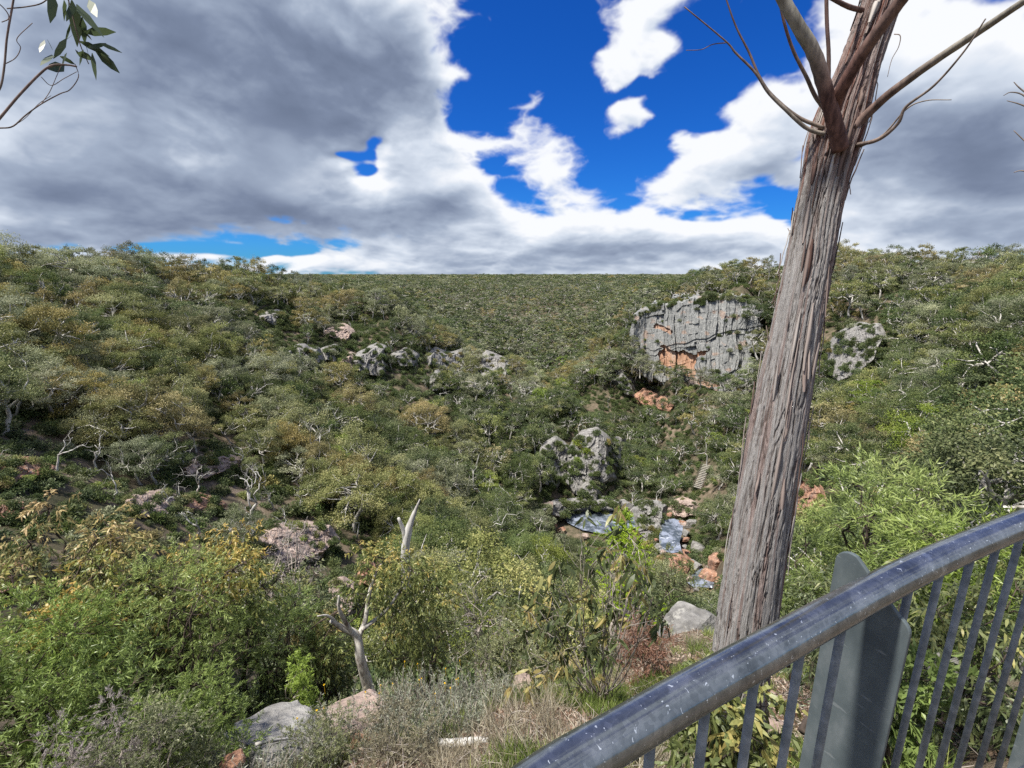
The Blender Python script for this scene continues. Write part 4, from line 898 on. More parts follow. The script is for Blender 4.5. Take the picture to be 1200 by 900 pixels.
# ------------------------------------------------------------------ bleached dead trees
DT = [(12, 492, 60, 1.5, 'sprawling silver grey dead tree at the far left edge', .022), (38, 470, 44, 1.3, 'silver dead limbs behind the sprawling dead tree', .02),
 (76, 338, 30, 1, 'white forked dead tree under the left skyline', .024), (48, 340, 16, 1, 'small curled white snag under the left skyline', .022), (185, 362, 26, 1, 'leaning pale snag below the skyline trees', .02), (150, 352, 14, 1, 'short white snag beneath the tallest skyline gum', .024),
 (150, 422, 22, 1.2, 'white sprawling snag above the open scrub of the left hillside', .024), (282, 446, 40, .7, 'tall crooked white dead tree at mid slope', .02), (120, 478, 30, 1, 'fallen looking white limb on the left hillside', .022), (60, 395, 22, 1.1, 'grey tangled snag among brownish gums', .02),
 (176, 558, 40, 1.2, 'pale dead tree above the pinkish rock slab', .022), (112, 556, 40, .7, 'upright white snag with one long arm', .022), (300, 626, 66, .9, 'crooked grey leaning tree beside the pale red cliff face', .028), (342, 532, 36, .9, 'thin white dead branches above the tan terrace', .018),
 (232, 636, 36, .4, 'short broken white spar behind the tan tipped sapling', .03), (280, 650, 34, .6, 'slanting white stick right of the broken spar', .022),
 (372, 560, 60, .6, 'slender white stems rising from the brown crowns', .016), (545, 650, 60, .7, 'pale forked dead tree left of the slender trio', .018), (572, 655, 66, .4, 'straight slender white dead tree of the trio', .016), (556, 600, 56, .4, 'thin pale pole among the middle gums', .015), (600, 640, 60, 1.1, 'curving white dead tree with wide arms', .018),
 (635, 668, 40, 1.1, 'white star shaped snag with twisted arms', .03), (618, 590, 22, 1, 'grey snag at the lip of the falls', .025), (742, 612, 34, .5, 'white dead trunk standing by the rapids', .024), (770, 590, 30, .6, 'thin dead pole right of the rapids', .018),
 (826, 548, 34, 1., 'bare grey tree above the top of the stairs', .02), (815, 502, 24, 1, 'pale snag in the gully below the cliff', .02), (860, 600, 20, 1.2, 'white fallen limbs under the stairs', .022), (700, 344, 10, .8, 'tiny white snag on the far plain', .03),
 (1045, 510, 50, 1., 'white candelabra snag with thick arms in the right forest', .034), (1128, 482, 32, .8, 'large bleached dead tree in the right forest', .026), (1186, 476, 28, .8, 'bleached snag at the right edge', .026), (1110, 345, 24, .8, 'white forked snag high on the right hillside', .024),
 (1066, 368, 26, .5, 'slim white snag on the upper right hillside', .024), (1190, 330, 34, .8, 'grey dead tree on the right skyline', .018), (1060, 400, 14, 1, 'short white snag left of the yellowish crowns', .022), (1150, 365, 22, .8, 'pale snag in dark green crowns', .022),
 (985, 345, 16, 1, 'bare limbs right of the trunk near the skyline', .02), (1080, 545, 14, 1.0, 'fallen white branches above the bright bush', .02), (505, 560, 20, 1.3, 'fallen pale limb on the slope to the river', .02), (440, 520, 14, 1, 'small white snag below the spur columns', .024),
 (215, 325, 30, .8, 'bare grey skyline tree left of the tall gum', .016), (60, 310, 26, .9, 'bare thin skyline tree at the left', .014), (308, 330, 28, 1, 'white armed skyline tree on the left ridge', .02), (1170, 300, 26, 1, 'thin bare skyline tree at the right', .016), (600, 470, 20, 1.1, 'pale snag behind the spur end', .02)]
for k, (px, py, hpx, sp, lb, th) in enumerate(DT):
    P = hit(px, py, 20 if px < 700 else 55); dep = project(P)[2][0]; H = hpx*dep/FOC/CP*(1.25 if px < 1000 else .95)
    # lift the tree so its bleached limbs clear the scrub
    rg2 = np.random.default_rng(1500+k); T_, L_2 = bare_tree(rg2, H, 4, th, .55+.35*sp, .1)
    o = thing('dead_tree', lb, 'dead tree', (P[0], P[1], float(ground(P[0], P[1]))+.8), 0, 'bleached dead trees on the slopes')
    link('trunk', T_.mesh('trunk', [m_white], smooth=True), o)
    if L_2.V: link('branches', L_2.mesh('branches', [m_white], smooth=True), o)

g4 = np.random.default_rng(99); nmade = 0
for q in range(400):
    if nmade >= 100: break
    px, py = g4.uniform(0, 1200), g4.uniform(330, 640)
    if abs(px-(975-(py-300)*.21)) < 60 or hidden_low(np.array([px]), np.array([py-20]))[0] or wet(px, py, 20) or (735 < px < 892 and py < 470): continue
    P = hit(px, py, 25, 420); r_ = math.hypot(P[0], P[1])
    if r_ > 400 or r_ < 48: continue
    H = g4.uniform(4.5, 8.5)*(1 if r_ > 60 else .7); T_, L_2 = bare_tree(np.random.default_rng(1700+q), H, 4, g4.uniform(.014, .024), g4.uniform(.8, 1.1), .1)
    o = thing('dead_tree', 'thin bleached dead tree '+region(px, py, r_), 'dead tree', (P[0], P[1], float(ground(P[0], P[1]))+.6), 0, 'thin bleached dead trees scattered through the forest'); nmade += 1
    link('trunk', T_.mesh('trunk', [m_white], smooth=True), o)
    if L_2.V: link('branches', L_2.mesh('branches', [m_white], smooth=True), o)

g5 = np.random.default_rng(17)
for q in range(46):
    (x0, x1, y0, y1, zc) = POOLS[[0, 0, 1, 1, 2][q % 5]]; a = g5.uniform(0, 2*PI); px = (x0+x1)/2+math.cos(a)*(x1-x0)*.53; py = (y0+y1)/2+math.sin(a)*(y1-y0)*.56; w_ = g5.uniform(5, 12)
    P = at_z(px, py, zc+.1); dep = project(P)[2][0]; G = Geo(); sm = w_*dep/FOC/2; rock_block(G, g5, np.zeros(3), [sm, sm*.9, sm*.7], 9, .06)
    kd = ['pink', 'grey', 'grey', 'red'][g5.integers(0, 4)]; tag(link('boulder', G.mesh('boulder', [RM[kd]]), loc=tuple(P)), f"small {dict(pink='pinkish', grey='grey', red='orange brown')[kd]} stone at the edge of the {['wide', 'wide', 'narrow', 'narrow', 'lowest'][q % 5]} river pool", 'boulder', 'stones along the pool edges')

# small scrub growing out of the rock faces
B_ = np.concatenate([b for b in BRUSH if len(b)]); g6 = np.random.default_rng(8); h_ = g6.uniform(.7, 1.9, len(B_)); rr_b = np.hypot(B_[:, 0], B_[:, 1]); h_ *= np.clip(rr_b/110, .35, 1.25)
pxb, pyb, _ = project(B_); tb = tone_pick(B_[:, 0], B_[:, 1], pxb, pyb, g6); tb = np.where(g6.random(len(tb)) < .5, 3, tb)
scatter('rock_scrub', B_-np.c_[0*h_, 0*h_, h_*.25], np.stack([h_, h_, h_], 1), g6.uniform(0, 6.28, len(B_)), tb*3+g6.integers(0, 3, len(B_)), ub, 'small scrub growing on the rock faces and cliff ledges')
# ------------------------------------------------------------------ near plants
NEAR = {
 'gum':    [(0., (.065, .085, .032)), (.3, (.125, .155, .055)), (.55, (.24, .26, .085)), (.75, (.40, .33, .11)), (1., (.54, .38, .15))],
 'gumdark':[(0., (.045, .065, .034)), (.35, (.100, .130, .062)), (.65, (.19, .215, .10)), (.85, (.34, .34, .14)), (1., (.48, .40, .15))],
 'wattle': [(0., (.085, .125, .030)), (.4, (.185, .255, .060)), (.7, (.29, .37, .090)), (1., (.42, .47, .15))],
 'lime':   [(0., (.16, .25, .022)), (.5, (.33, .46, .045)), (1., (.50, .60, .10))],
 'greybush':[(0., (.085, .10, .045)), (.5, (.20, .225, .11)), (1., (.36, .37, .19))],
 'silver': [(0., (.15, .165, .12)), (.5, (.29, .31, .235)), (1., (.45, .46, .37))],
 'dry':    [(0., (.11, .10, .06)), (.5, (.24, .22, .14)), (1., (.42, .38, .27))],
 'pinkdry':[(0., (.20, .165, .155)), (.5, (.34, .295, .28)), (1., (.48, .43, .40))],
 'rust':   [(0., (.11, .055, .036)), (.5, (.25, .135, .09)), (1., (.42, .28, .20))],
 'grass':  [(0., (.09, .13, .035)), (.5, (.21, .27, .075)), (1., (.38, .40, .15))],
 'straw':  [(0., (.22, .18, .11)), (.5, (.38, .33, .22)), (1., (.54, .49, .37))],
 'litter': [(0., (.09, .050, .032)), (.3, (.24, .155, .11)), (.6, (.42, .31, .24)), (1., (.62, .53, .45))],
}
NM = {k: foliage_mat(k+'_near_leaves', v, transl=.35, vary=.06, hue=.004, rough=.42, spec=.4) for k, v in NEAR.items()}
m_twig, t, out = material('grey_twig'); principled(t, out, t.ramp(t.noise(t.new('ShaderNodeTexCoord').outputs['Object'], 6, 4, .6), [(.35, (.16, .13, .11)), (.65, (.40, .36, .32))]), .85, .2)
def sprays(G, rng, B, D, Lt, per, leafL, leafW, tone, long_=False, twist=.9, droop=.3):
    """twigs from B along D carrying leaves on both sides"""
    n = len(B); D = unit(D); t_ = rng.uniform(.1, 1, (n, per)); side = unit(rng.normal(0, 1, (n, per, 3)))
    P = B[:, None]+D[:, None]*(Lt*t_)[..., None] + np.array([0, 0, -1.])*(droop*Lt*t_**2)[..., None]
    LD = unit(D[:, None]*1.0+side*twist+np.array([0, 0, -.25*droop*4]))
    tn = np.clip(np.repeat(tone[:, None], per, 1)+rng.normal(0, .09, (n, per))+.10*(t_-.5), 0, 1)
    L_ = leafL*rng.uniform(.6, 1.25, n*per); W_ = leafW*rng.uniform(.75, 1.25, n*per)
    (leaves_long if long_ else leaves)(G, P.reshape(-1, 3), LD.reshape(-1, 3), L_, W_, tn.ravel())
def near_shrub(rng, H, W, style, stems=5, low=.25, ncl=22, dens=1., tip=.0, leafL=.09, leafW=.018, barkm=None, leanv=(0, 0)):
    global RNG
    old = RNG; RNG = rng; T = Geo(); C = Geo()
    cl = []
    for k in range(ncl*8):
        if len(cl) >= ncl: break
        h = low+(1-low)*rng.random()**.8; prof = math.sqrt(max(.03, 1-abs((h-.55)/.62)**2.2)); a = rng.uniform(0, 2*PI); rr = rng.uniform(.35, 1)*prof
        c = np.array([math.cos(a)*rr*W/2+leanv[0]*h, math.sin(a)*rr*W/2+leanv[1]*h, H*h*.93])
        if all(np.linalg.norm(c-o) > .17*W for o in cl): cl.append(c)
    ms = []
    for s_ in range(stems):
        a = rng.uniform(0, 2*PI); e = np.array([math.cos(a)*W*.18+leanv[0]*.4, math.sin(a)*W*.18+leanv[1]*.4, H*rng.uniform(.35, .6)])
        P = curve_pts([rng.normal(0, .05*W), rng.normal(0, .05*W), -.1], e, 7, .08, .025); tube(T, P, np.linspace(.012*H, .007*H, 7), 6, jit=.03); ms += [P[-1], P[-3]]
    for c in cl:
        m = min(ms, key=lambda q: np.linalg.norm(q-c)+max(0, q[2]-c[2])); P = curve_pts(m, c, 6, .12, .035); tube(T, P, np.linspace(.0055*H, .002*H, 6), 5)
        rad = W*rng.uniform(.12, .21); ct = rng.normal(0, .06)
        nt = int(rng.uniform(22, 34)*dens); e = unit(rng.normal(0, 1, (nt, 3))+[0, 0, .15])*(rng.random((nt, 1))**.5); B = c+e*rad*[1, 1, .8]
        for q in range(0, nt, 4): tube(T, np.array([c, c*.45+B[q]*.55+rng.normal(0, .04*rad, 3), B[q]]), np.array([.0022, .0016, .001])*H, 3, cap=False)
        topness = (B[:, 2]-H*low)/(H*(1-low)+1e-6)
        edge_ = np.clip(np.linalg.norm((B-[leanv[0]*.6, leanv[1]*.6, H*.6])/[W*.5, W*.5, H*.45], axis=1), 0, 1.3)
        tn = .34+ct+tip*1.35*np.clip(topness*1.5+edge_*.35-1.0, 0, 1)+rng.normal(0, .07, nt)
        if style == 'gum': sprays(C, rng, B, e+rng.normal(0, .3, (nt, 3))+[0, 0, .1], leafL*2.2, 11, leafL, leafW, tn, True, 1.0, .45)
        elif style == 'wattle': sprays(C, rng, B, e+rng.normal(0, .35, (nt, 3))+[0, 0, .35], leafL*3.2, 22, leafL, leafW, tn, False, .8, .25)
        else: sprays(C, rng, B, e+rng.normal(0, .3, (nt, 3))+[0, 0, .3], leafL*3., 18, leafL, leafW, tn, False, .7, .1)
    RNG = old; return T, C
def put_shrub(name, label, cat, px, py, r, wpx, style, mat, seed, group=None, Hmin=.5, stemmat=None, **k):
    """px, py: the top of the plant in the photograph; r: its distance"""
    tp = at_r(px, py, r); g = float(ground(tp[0], tp[1])); dep = project(tp)[2][0]; H = max(tp[2]-g, Hmin); W = wpx*dep/FOC
    rng = np.random.default_rng(seed); T, C = near_shrub(rng, H, W, style, **k)
    o = thing(name, label, cat, (tp[0], tp[1], g), 0, group); link('stems', T.mesh('stems', [stemmat or m_dark], smooth=True), o); link('foliage', C.mesh('foliage', [NM[mat]]), o)
    return o
SH = [ # name, label, cat, top px, top py, r, width px, style, mat, opts
 ('gum_sapling', 'bushy gum sapling with pale yellow new leaves at the far left', 'sapling', 62, 572, 10, 140, 'gum', 'gum', dict(tip=.62, ncl=22, low=.42, leafL=.11, leafW=.024)),
 ('gum_sapling', 'gum sapling with orange crown tip in front of the pinkish slab', 'sapling', 140, 596, 9.5, 130, 'gum', 'gum', dict(tip=.5, ncl=20, low=.40, leafL=.11, leafW=.024)),
 ('gum_sapling', 'tall orange tipped gum sapling on dark red stems', 'sapling', 245, 620, 8.5, 145, 'gum', 'gum', dict(tip=.55, ncl=26, low=.45, leafL=.10, leafW=.022)),
 ('wattle_bush', 'broad feathery green wattle between the orange tipped saplings', 'bush', 175, 668, 7.6, 190, 'wattle', 'wattle', dict(tip=.3, ncl=28, low=.3, leafL=.075, leafW=.011, dens=1.0)),
 ('gum_bush', 'dark leafy gum bush under the pale yellow sapling', 'bush', 70, 650, 8.2, 160, 'gum', 'gum', dict(tip=.2, ncl=24, low=.1, leafL=.11, leafW=.026)),
 ('wattle_bush', 'green wattle bush at the left edge', 'bush', 10, 715, 6.6, 180, 'wattle', 'wattle', dict(tip=.15, ncl=26, low=.1, leafL=.075, leafW=.011, dens=1.1)),
 ('gum_bush', 'yellow tipped low gum bush against the left wattle', 'bush', 72, 700, 7.2, 80, 'gum', 'gum', dict(tip=.6, ncl=16, low=.3, leafL=.09, leafW=.02)),
 ('wattle_bush', 'soft green wattle beside the white trunked gum', 'bush', 318, 688, 8.4, 105, 'wattle', 'wattle', dict(tip=.2, ncl=26, low=.1, leafL=.075, leafW=.011)),
 ('gum_bush', 'dense olive bush filling the bottom left corner', 'bush', 50, 775, 6.2, 230, 'wattle', 'wattle', dict(tip=.05, ncl=26, low=.05, leafL=.08, leafW=.012)),
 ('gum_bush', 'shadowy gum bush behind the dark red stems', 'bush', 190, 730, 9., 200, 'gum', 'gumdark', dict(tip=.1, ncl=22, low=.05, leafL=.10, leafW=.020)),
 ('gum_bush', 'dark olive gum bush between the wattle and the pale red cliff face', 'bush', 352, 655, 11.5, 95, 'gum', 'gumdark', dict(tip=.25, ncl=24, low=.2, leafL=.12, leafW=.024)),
 ('gum_bush', 'round yellow topped bush left of the white trunk', 'bush', 368, 728, 8.2, 78, 'gum', 'gum', dict(tip=.55, ncl=18, low=.15, leafL=.09, leafW=.02)),
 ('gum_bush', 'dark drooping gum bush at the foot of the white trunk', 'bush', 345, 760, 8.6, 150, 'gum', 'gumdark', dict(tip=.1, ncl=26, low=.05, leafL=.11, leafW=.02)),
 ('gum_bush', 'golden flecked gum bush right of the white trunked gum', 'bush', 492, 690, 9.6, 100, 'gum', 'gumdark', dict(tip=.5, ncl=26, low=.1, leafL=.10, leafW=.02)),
 ('grey_shrub', 'round grey green shrub with fine twigs in the middle', 'shrub', 556, 676, 14, 92, 'fine', 'greybush', dict(tip=.2, ncl=26, low=.25, leafL=.07, leafW=.016, dens=1.1)),
 ('gum_bush', 'olive bush left of the broad leaved sapling', 'bush', 618, 690, 12, 80, 'gum', 'gum', dict(tip=.3, ncl=20, low=.1, leafL=.10, leafW=.018)),
 ('grey_shrub', 'dull olive shrub right of the round grey green one', 'shrub', 600, 755, 7., 110, 'fine', 'greybush', dict(tip=.35, ncl=22, low=.1, leafL=.05, leafW=.012)),
 ('tea_tree', 'dark olive tea tree bush above the grey slab', 'bush', 782, 652, 15, 88, 'fine', 'gumdark', dict(tip=.35, ncl=30, low=.1, leafL=.08, leafW=.016, dens=1.2)),
 ('tea_tree', 'second dark tea tree bush nearer the lime sapling', 'bush', 742, 672, 13, 80, 'fine', 'gumdark', dict(tip=.3, ncl=26, low=.1, leafL=.08, leafW=.016, dens=1.1)),
 ('lime_sapling', 'small glowing lime green bush above the white rapids', 'sapling', 730, 588, 22, 20, 'fine', 'lime', dict(tip=.3, ncl=9, low=.80, leafL=.12, leafW=.05, stems=2)),
 ('lime_sapling', 'slender lime green sapling in front of the river pool', 'sapling', 730, 612, 11, 74, 'fine', 'lime', dict(tip=.3, ncl=15, low=.68, leafL=.06, leafW=.018, stems=3, dens=.55)),
 ('lime_sapling', 'leggy pale lime sapling with thin pale stems', 'sapling', 735, 668, 8.5, 84, 'fine', 'lime', dict(tip=.2, ncl=13, low=.55, leafL=.05, leafW=.014, stems=4, dens=.35)),
 ('wattle_seedling', 'bright yellow green seedling beside the lichen covered boulder', 'sapling', 343, 768, 6.2, 34, 'wattle', 'lime', dict(tip=.1, ncl=10, low=.1, leafL=.05, leafW=.010, stems=3, dens=.9)),
 ('wattle_bush', 'tall light green wattle with long narrow leaves behind the rail post', 'bush', 1052, 532, 6.6, 120, 'wattle', 'wattle', dict(tip=.45, ncl=17, low=.35, leafL=.11, leafW=.012, dens=.75)),
 ('wattle_bush', 'light green wattle right of the tall narrow leaved one', 'bush', 1118, 588, 5.6, 110, 'wattle', 'wattle', dict(tip=.4, ncl=15, low=.3, leafL=.10, leafW=.011, dens=.75)),
 ('wattle_bush', 'leafy wattle between the trunk and the tall wattle', 'bush', 982, 602, 6.6, 100, 'wattle', 'wattle', dict(tip=.3, ncl=14, low=.3, leafL=.10, leafW=.011, dens=.75)),
 ('wattle_bush', 'wattle filling the gap above the right end of the handrail', 'bush', 1188, 612, 5.4, 110, 'wattle', 'wattle', dict(tip=.3, ncl=13, low=.2, leafL=.09, leafW=.011, dens=.75)),
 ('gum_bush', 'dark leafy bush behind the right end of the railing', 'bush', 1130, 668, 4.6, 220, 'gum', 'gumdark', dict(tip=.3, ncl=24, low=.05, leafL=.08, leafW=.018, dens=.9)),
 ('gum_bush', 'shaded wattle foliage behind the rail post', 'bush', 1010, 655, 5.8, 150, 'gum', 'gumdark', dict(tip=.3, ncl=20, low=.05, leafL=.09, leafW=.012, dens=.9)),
 ('broadleaf_plant', 'glossy green plant seen through the bars right of the post', 'plant', 1062, 765, 3.6, 70, 'fine', 'wattle', dict(tip=.0, ncl=9, low=.2, leafL=.07, leafW=.03, dens=.4)),
 ('broadleaf_plant', 'yellowish gum seedling at the foot of the big trunk', 'plant', 862, 800, 1.95, 130, 'gum', 'gum', dict(tip=.3, ncl=12, low=.45, leafL=.07, leafW=.017, dens=.6)),
 ('green_shrub', 'low bright green shrub under the dark red stems', 'shrub', 215, 822, 4.8, 130, 'wattle', 'wattle', dict(tip=.1, ncl=24, low=.1, leafL=.045, leafW=.008, dens=1.1)),
 ('green_shrub', 'low grey green heath shrub left of the lichen covered boulder', 'shrub', 165, 850, 4.4, 110, 'fine', 'greybush', dict(tip=.3, ncl=20, low=.1, leafL=.035, leafW=.007)),
 ('heath_shrub', 'olive heath shrub in front of the orange boulder', 'shrub', 372, 850, 4.1, 90, 'fine', 'greybush', dict(tip=.4, ncl=18, low=.05, leafL=.03, leafW=.006)),
 ('heath_shrub', 'brownish heath shrub at the bottom beside the silver herbs', 'shrub', 460, 862, 3.7, 110, 'fine', 'dry', dict(tip=.3, ncl=20, low=.05, leafL=.025, leafW=.006)),
 ('heath_shrub', 'dry pinkish twiggy shrub at the bottom left', 'shrub', 105, 838, 4.7, 110, 'fine', 'pinkdry', dict(tip=.3, ncl=18, low=.05, leafL=.03, leafW=.005)),
 ('dry_fern', 'rust brown dead fern clump beside the railing', 'fern', 762, 738, 6.2, 66, 'wattle', 'rust', dict(tip=.2, ncl=16, low=.05, leafL=.06, leafW=.010, dens=.8)),
 ('leafless_shrub', 'silvery leafless shrub in front of the pale red cliff face', 'shrub', 335, 608, 24, 70, 'fine', 'pinkdry', dict(tip=.5, ncl=20, low=.3, leafL=.09, leafW=.014, dens=.9)),
]
for k, (nm, lb, ct, px, py, r, wp, stl, mt, op) in enumerate(SH):
    put_shrub(nm, lb, ct, px, py, r, wp, stl, mt, 2000+k, stemmat=m_twig if mt in ('lime', 'greybush', 'dry', 'pinkdry', 'rust') else None, **op)

# the white trunked gum by the boulders
def px_curve(pts): return np.array([at_r(x, y, r) for x, y, r in pts])
def smooth_pts(P, n):
    P = np.asarray(P, float); t0 = np.linspace(0, 1, len(P)); t1 = np.linspace(0, 1, n); out = np.empty((n, P.shape[1]))
    m = np.gradient(P, axis=0)
    for k, x in enumerate(t1):
        u = x*(len(P)-1); i = min(int(u), len(P)-2); f = u-i; h00 = 2*f**3-3*f**2+1; h10 = f**3-2*f**2+f; h01 = -2*f**3+3*f**2; h11 = f**3-f**2
        out[k] = h00*P[i]+h10*m[i]+h01*P[i+1]+h11*m[i+1]
    return out
base = px_curve([(436, 822, 7.6)])[0]; base[2] = min(base[2], float(ground(base[0], base[1])))
o = thing('white_trunk_gum', 'gum with crooked white trunk rising behind the orange boulder', 'tree', tuple(base))
G = Geo()
def pxr(pxs, wpx, r=7.6): dep = project(at_r(*pxs[:2], r))[2][0]; return wpx*dep/FOC/2
m_wt, t, out = material('mottled_white_bark'); P = t.new('ShaderNodeTexCoord').outputs['Object']; nn = t.noise(t.mapping(P, (1, 1, .35)), 9, 6, .7)
principled(t, out, t.ramp(nn, [(.36, (.16, .12, .10)), (.45, (.36, .33, .30)), (.55, (.56, .54, .50)), (.68, (.40, .33, .27))]), .8, .2, normal=t.bump(nn, .7, .02))
tr = px_curve([(438, 830, 7.6), (430, 800, 7.6), (422, 770, 7.6), (418, 745, 7.7), (400, 735, 7.7), (388, 728, 7.6)]); 
RNG = np.random.default_rng(31)
tube(G, smooth_pts(tr, 22)-base, np.interp(np.linspace(0, 1, 22), [0, .3, .65, 1], [pxr((430, 800), 15), pxr((430, 800), 11), pxr((430, 800), 9), pxr((430, 800), 4)]), 12, jit=.03)
link('trunk', G.mesh('trunk', [m_wt], smooth=True), o)
for pts, w_ in (([(419, 748, 7.7), (428, 728, 7.8), (432, 700, 7.9), (440, 672, 8.), (452, 655, 8.1)], 7), ([(412, 742, 7.7), (398, 715, 7.6), (397, 698, 7.6)], 6), ([(424, 738, 7.7), (452, 716, 8.), (470, 690, 8.2), (482, 668, 8.3)], 5), ([(400, 735, 7.7), (385, 722, 7.6), (372, 722, 7.5)], 4)):
    G = Geo(); tube(G, smooth_pts(px_curve(pts), 14)-base, np.linspace(pxr((430, 760), w_), pxr((430, 760), w_*.35), 14), 8, jit=.03); link('limb', G.mesh('limb', [m_wt], smooth=True), o)
C = Geo(); T2 = Geo(); rng = np.random.default_rng(41); hubs = px_curve([(432, 700, 7.9), (452, 655, 8.1), (470, 690, 8.2), (482, 668, 8.3), (398, 715, 7.6)])
spots = [(455, 652, 26), (478, 660, 24), (440, 672, 22), (470, 690, 26), (498, 695, 22), (452, 700, 20), (485, 722, 24), (430, 650, 14), (462, 735, 26), (506, 730, 20), (448, 760, 20), (482, 770, 26), (505, 762, 22), (380, 760, 22), (360, 770, 20), (398, 775, 18), (520, 700, 16), (380, 740, 14), (412, 690, 12), (500, 672, 16)]
for px, py, rad in spots:
    c = at_r(px, py, rng.uniform(7.6, 8.7)); rd = rad*9/FOC; h_ = min(hubs, key=lambda q: np.linalg.norm(q-c)); tube(T2, curve_pts(h_, c, 5, .1, .03)-base, np.linspace(.016, .006, 5), 5)
    nt = int(rad*2.6); e = unit(rng.normal(0, 1, (nt, 3)))*(rng.random((nt, 1))**.5); B = c+e*rd
    yel = .34 if (py < 680 or (px, py) in ((380, 740), (462, 735), (520, 700))) else .05
    sprays(C, rng, B-base, e+rng.normal(0, .3, (nt, 3)), .2, 11, .095, .020, .33+rng.normal(0, .09, nt)+yel*np.clip(e[:, 2]+.5, 0, 1), True, 1., .5)
link('branches', T2.mesh('branches', [m_dark]), o); link('crown', C.mesh('crown', [NM['gum']]), o)
# split white stag behind it
base = px_curve([(474, 720, 10.5)])[0]; o = thing('dead_stag_tree', 'split white dead trunk pointing above the golden gum crown', 'dead tree', tuple(base))
G = Geo(); dr = lambda w_: w_*11.5/FOC/2
tube(G, smooth_pts(px_curve([(474, 722, 10.5), (476, 680, 10.5), (475, 645, 10.5), (479, 620, 10.5), (485, 603, 10.5), (492, 585, 10.5)]), 20)-base, np.interp(np.linspace(0, 1, 20), [0, .6, 1], [dr(12), dr(9), dr(1.2)]), 9, jit=.06)
link('trunk', G.mesh('trunk', [m_white], smooth=True), o)
G = Geo(); tube(G, smooth_pts(px_curve([(476, 640, 10.5), (473, 622, 10.5), (467, 607, 10.5)]), 10)-base, np.linspace(dr(7), dr(3.5), 10), 8, jit=.06); link('limb', G.mesh('limb', [m_white], smooth=True), o)

# broad leaved gum sapling in the middle of the near slope, leaves few and large
base = px_curve([(705, 830, 4.6)])[0]; base[2] = float(ground(base[0], base[1])); o = thing('broadleaf_gum_sapling', 'sprawling gum sapling with large drooping green and orange leaves beside the railing', 'sapling', tuple(base))
T3 = Geo(); C = Geo(); rng = np.random.default_rng(51); RNG = rng
tips = [(640, 690), (655, 670), (690, 668), (712, 690), (735, 700), (655, 720), (672, 735), (640, 740), (700, 725), (748, 690), (622, 765), (690, 760), (668, 775), (720, 655), (632, 715), (756, 720), (605, 812), (612, 830), (650, 800), (725, 745), (765, 700), (680, 650)]
for k, (px, py) in enumerate(tips):
    c = at_r(px, py, rng.uniform(4.0, 5.0)); mid = base+(c-base)*.5+rng.normal(0, .08, 3); P = smooth_pts([base+rng.normal(0, .05, 3), mid, c], 9); tube(T3, P-base, np.linspace(.010, .003, 9), 6)
    for q in range(5):
        e2 = c+rng.normal(0, .16, 3); tube(T3, curve_pts(P[-3], e2, 5, .15, .04)-base, np.linspace(.004, .0016, 5), 4)
        m = rng.integers(6, 11); dd = rng.normal(0, .55, (m, 3))+[0, 0, -.75]; leaves_long(C, np.repeat([e2-base], m, 0)+rng.normal(0, .03, (m, 3)), dd, rng.uniform(.10, .18, m), rng.uniform(.028, .045, m), np.clip((.16 if rng.random() < .74 else .72)+rng.normal(0, .08, m), 0, 1), .3)
for px, py in [(690, 700), (745, 672), (735, 780), (770, 655), (655, 655), (640, 800), (790, 690), (715, 640), (775, 730)]:
    P = smooth_pts([base+rng.normal(0, .05, 3), at_r((705+px)/2+rng.normal(0, 12), (815+py)/2, 4.6), at_r(px, py, rng.uniform(4.2, 5))], 10); tube(T3, P-base, np.linspace(.007, .0015, 10), 5)
link('stems', T3.mesh('stems', [m_twig], smooth=True), o); link('foliage', C.mesh('foliage', [NM['gum']]), o)

# near boulders
NB = [('lichen covered grey boulder sloping at the bottom', 322, 866, 138, 84, 'grey', 4.9, 1), ('orange and grey boulder with a flat top beside the white trunk', 412, 842, 96, 84, 'pink', 5.1, 1), ('small orange stone under the orange boulder', 425, 872, 30, 16, 'red', 4.3, 1), ('small orange stone at the bottom left of the sloping boulder', 272, 892, 26, 18, 'red', 4.3, 1),
      ('flat pale grey slab beside the big trunk', 806, 730, 66, 30, 'grey', 9.5, 1), ('pale grey boulder seen through the bars right of the post', 1120, 795, 70, 40, 'grey', 5., 1), ('grey boulder behind the last bars', 1185, 760, 60, 30, 'grey', 5.4, 1),
      ('half buried stone in the leaf litter left of the railing', 612, 800, 30, 20, 'pink', 6.5, 1), ('brown stone at the foot of the dead fern', 790, 772, 34, 14, 'pink', 7.6, 1), ('small stone under the railing by the trunk', 905, 850, 34, 18, 'pink', 3.9, 1)]
for k, (lb, px, py, wp, hp, kind, r, n) in enumerate(NB):
    rock_thing('boulder', lb, 'boulder', px, py, wp, hp, kind, 1700+k, n, r=r, sink=.1)

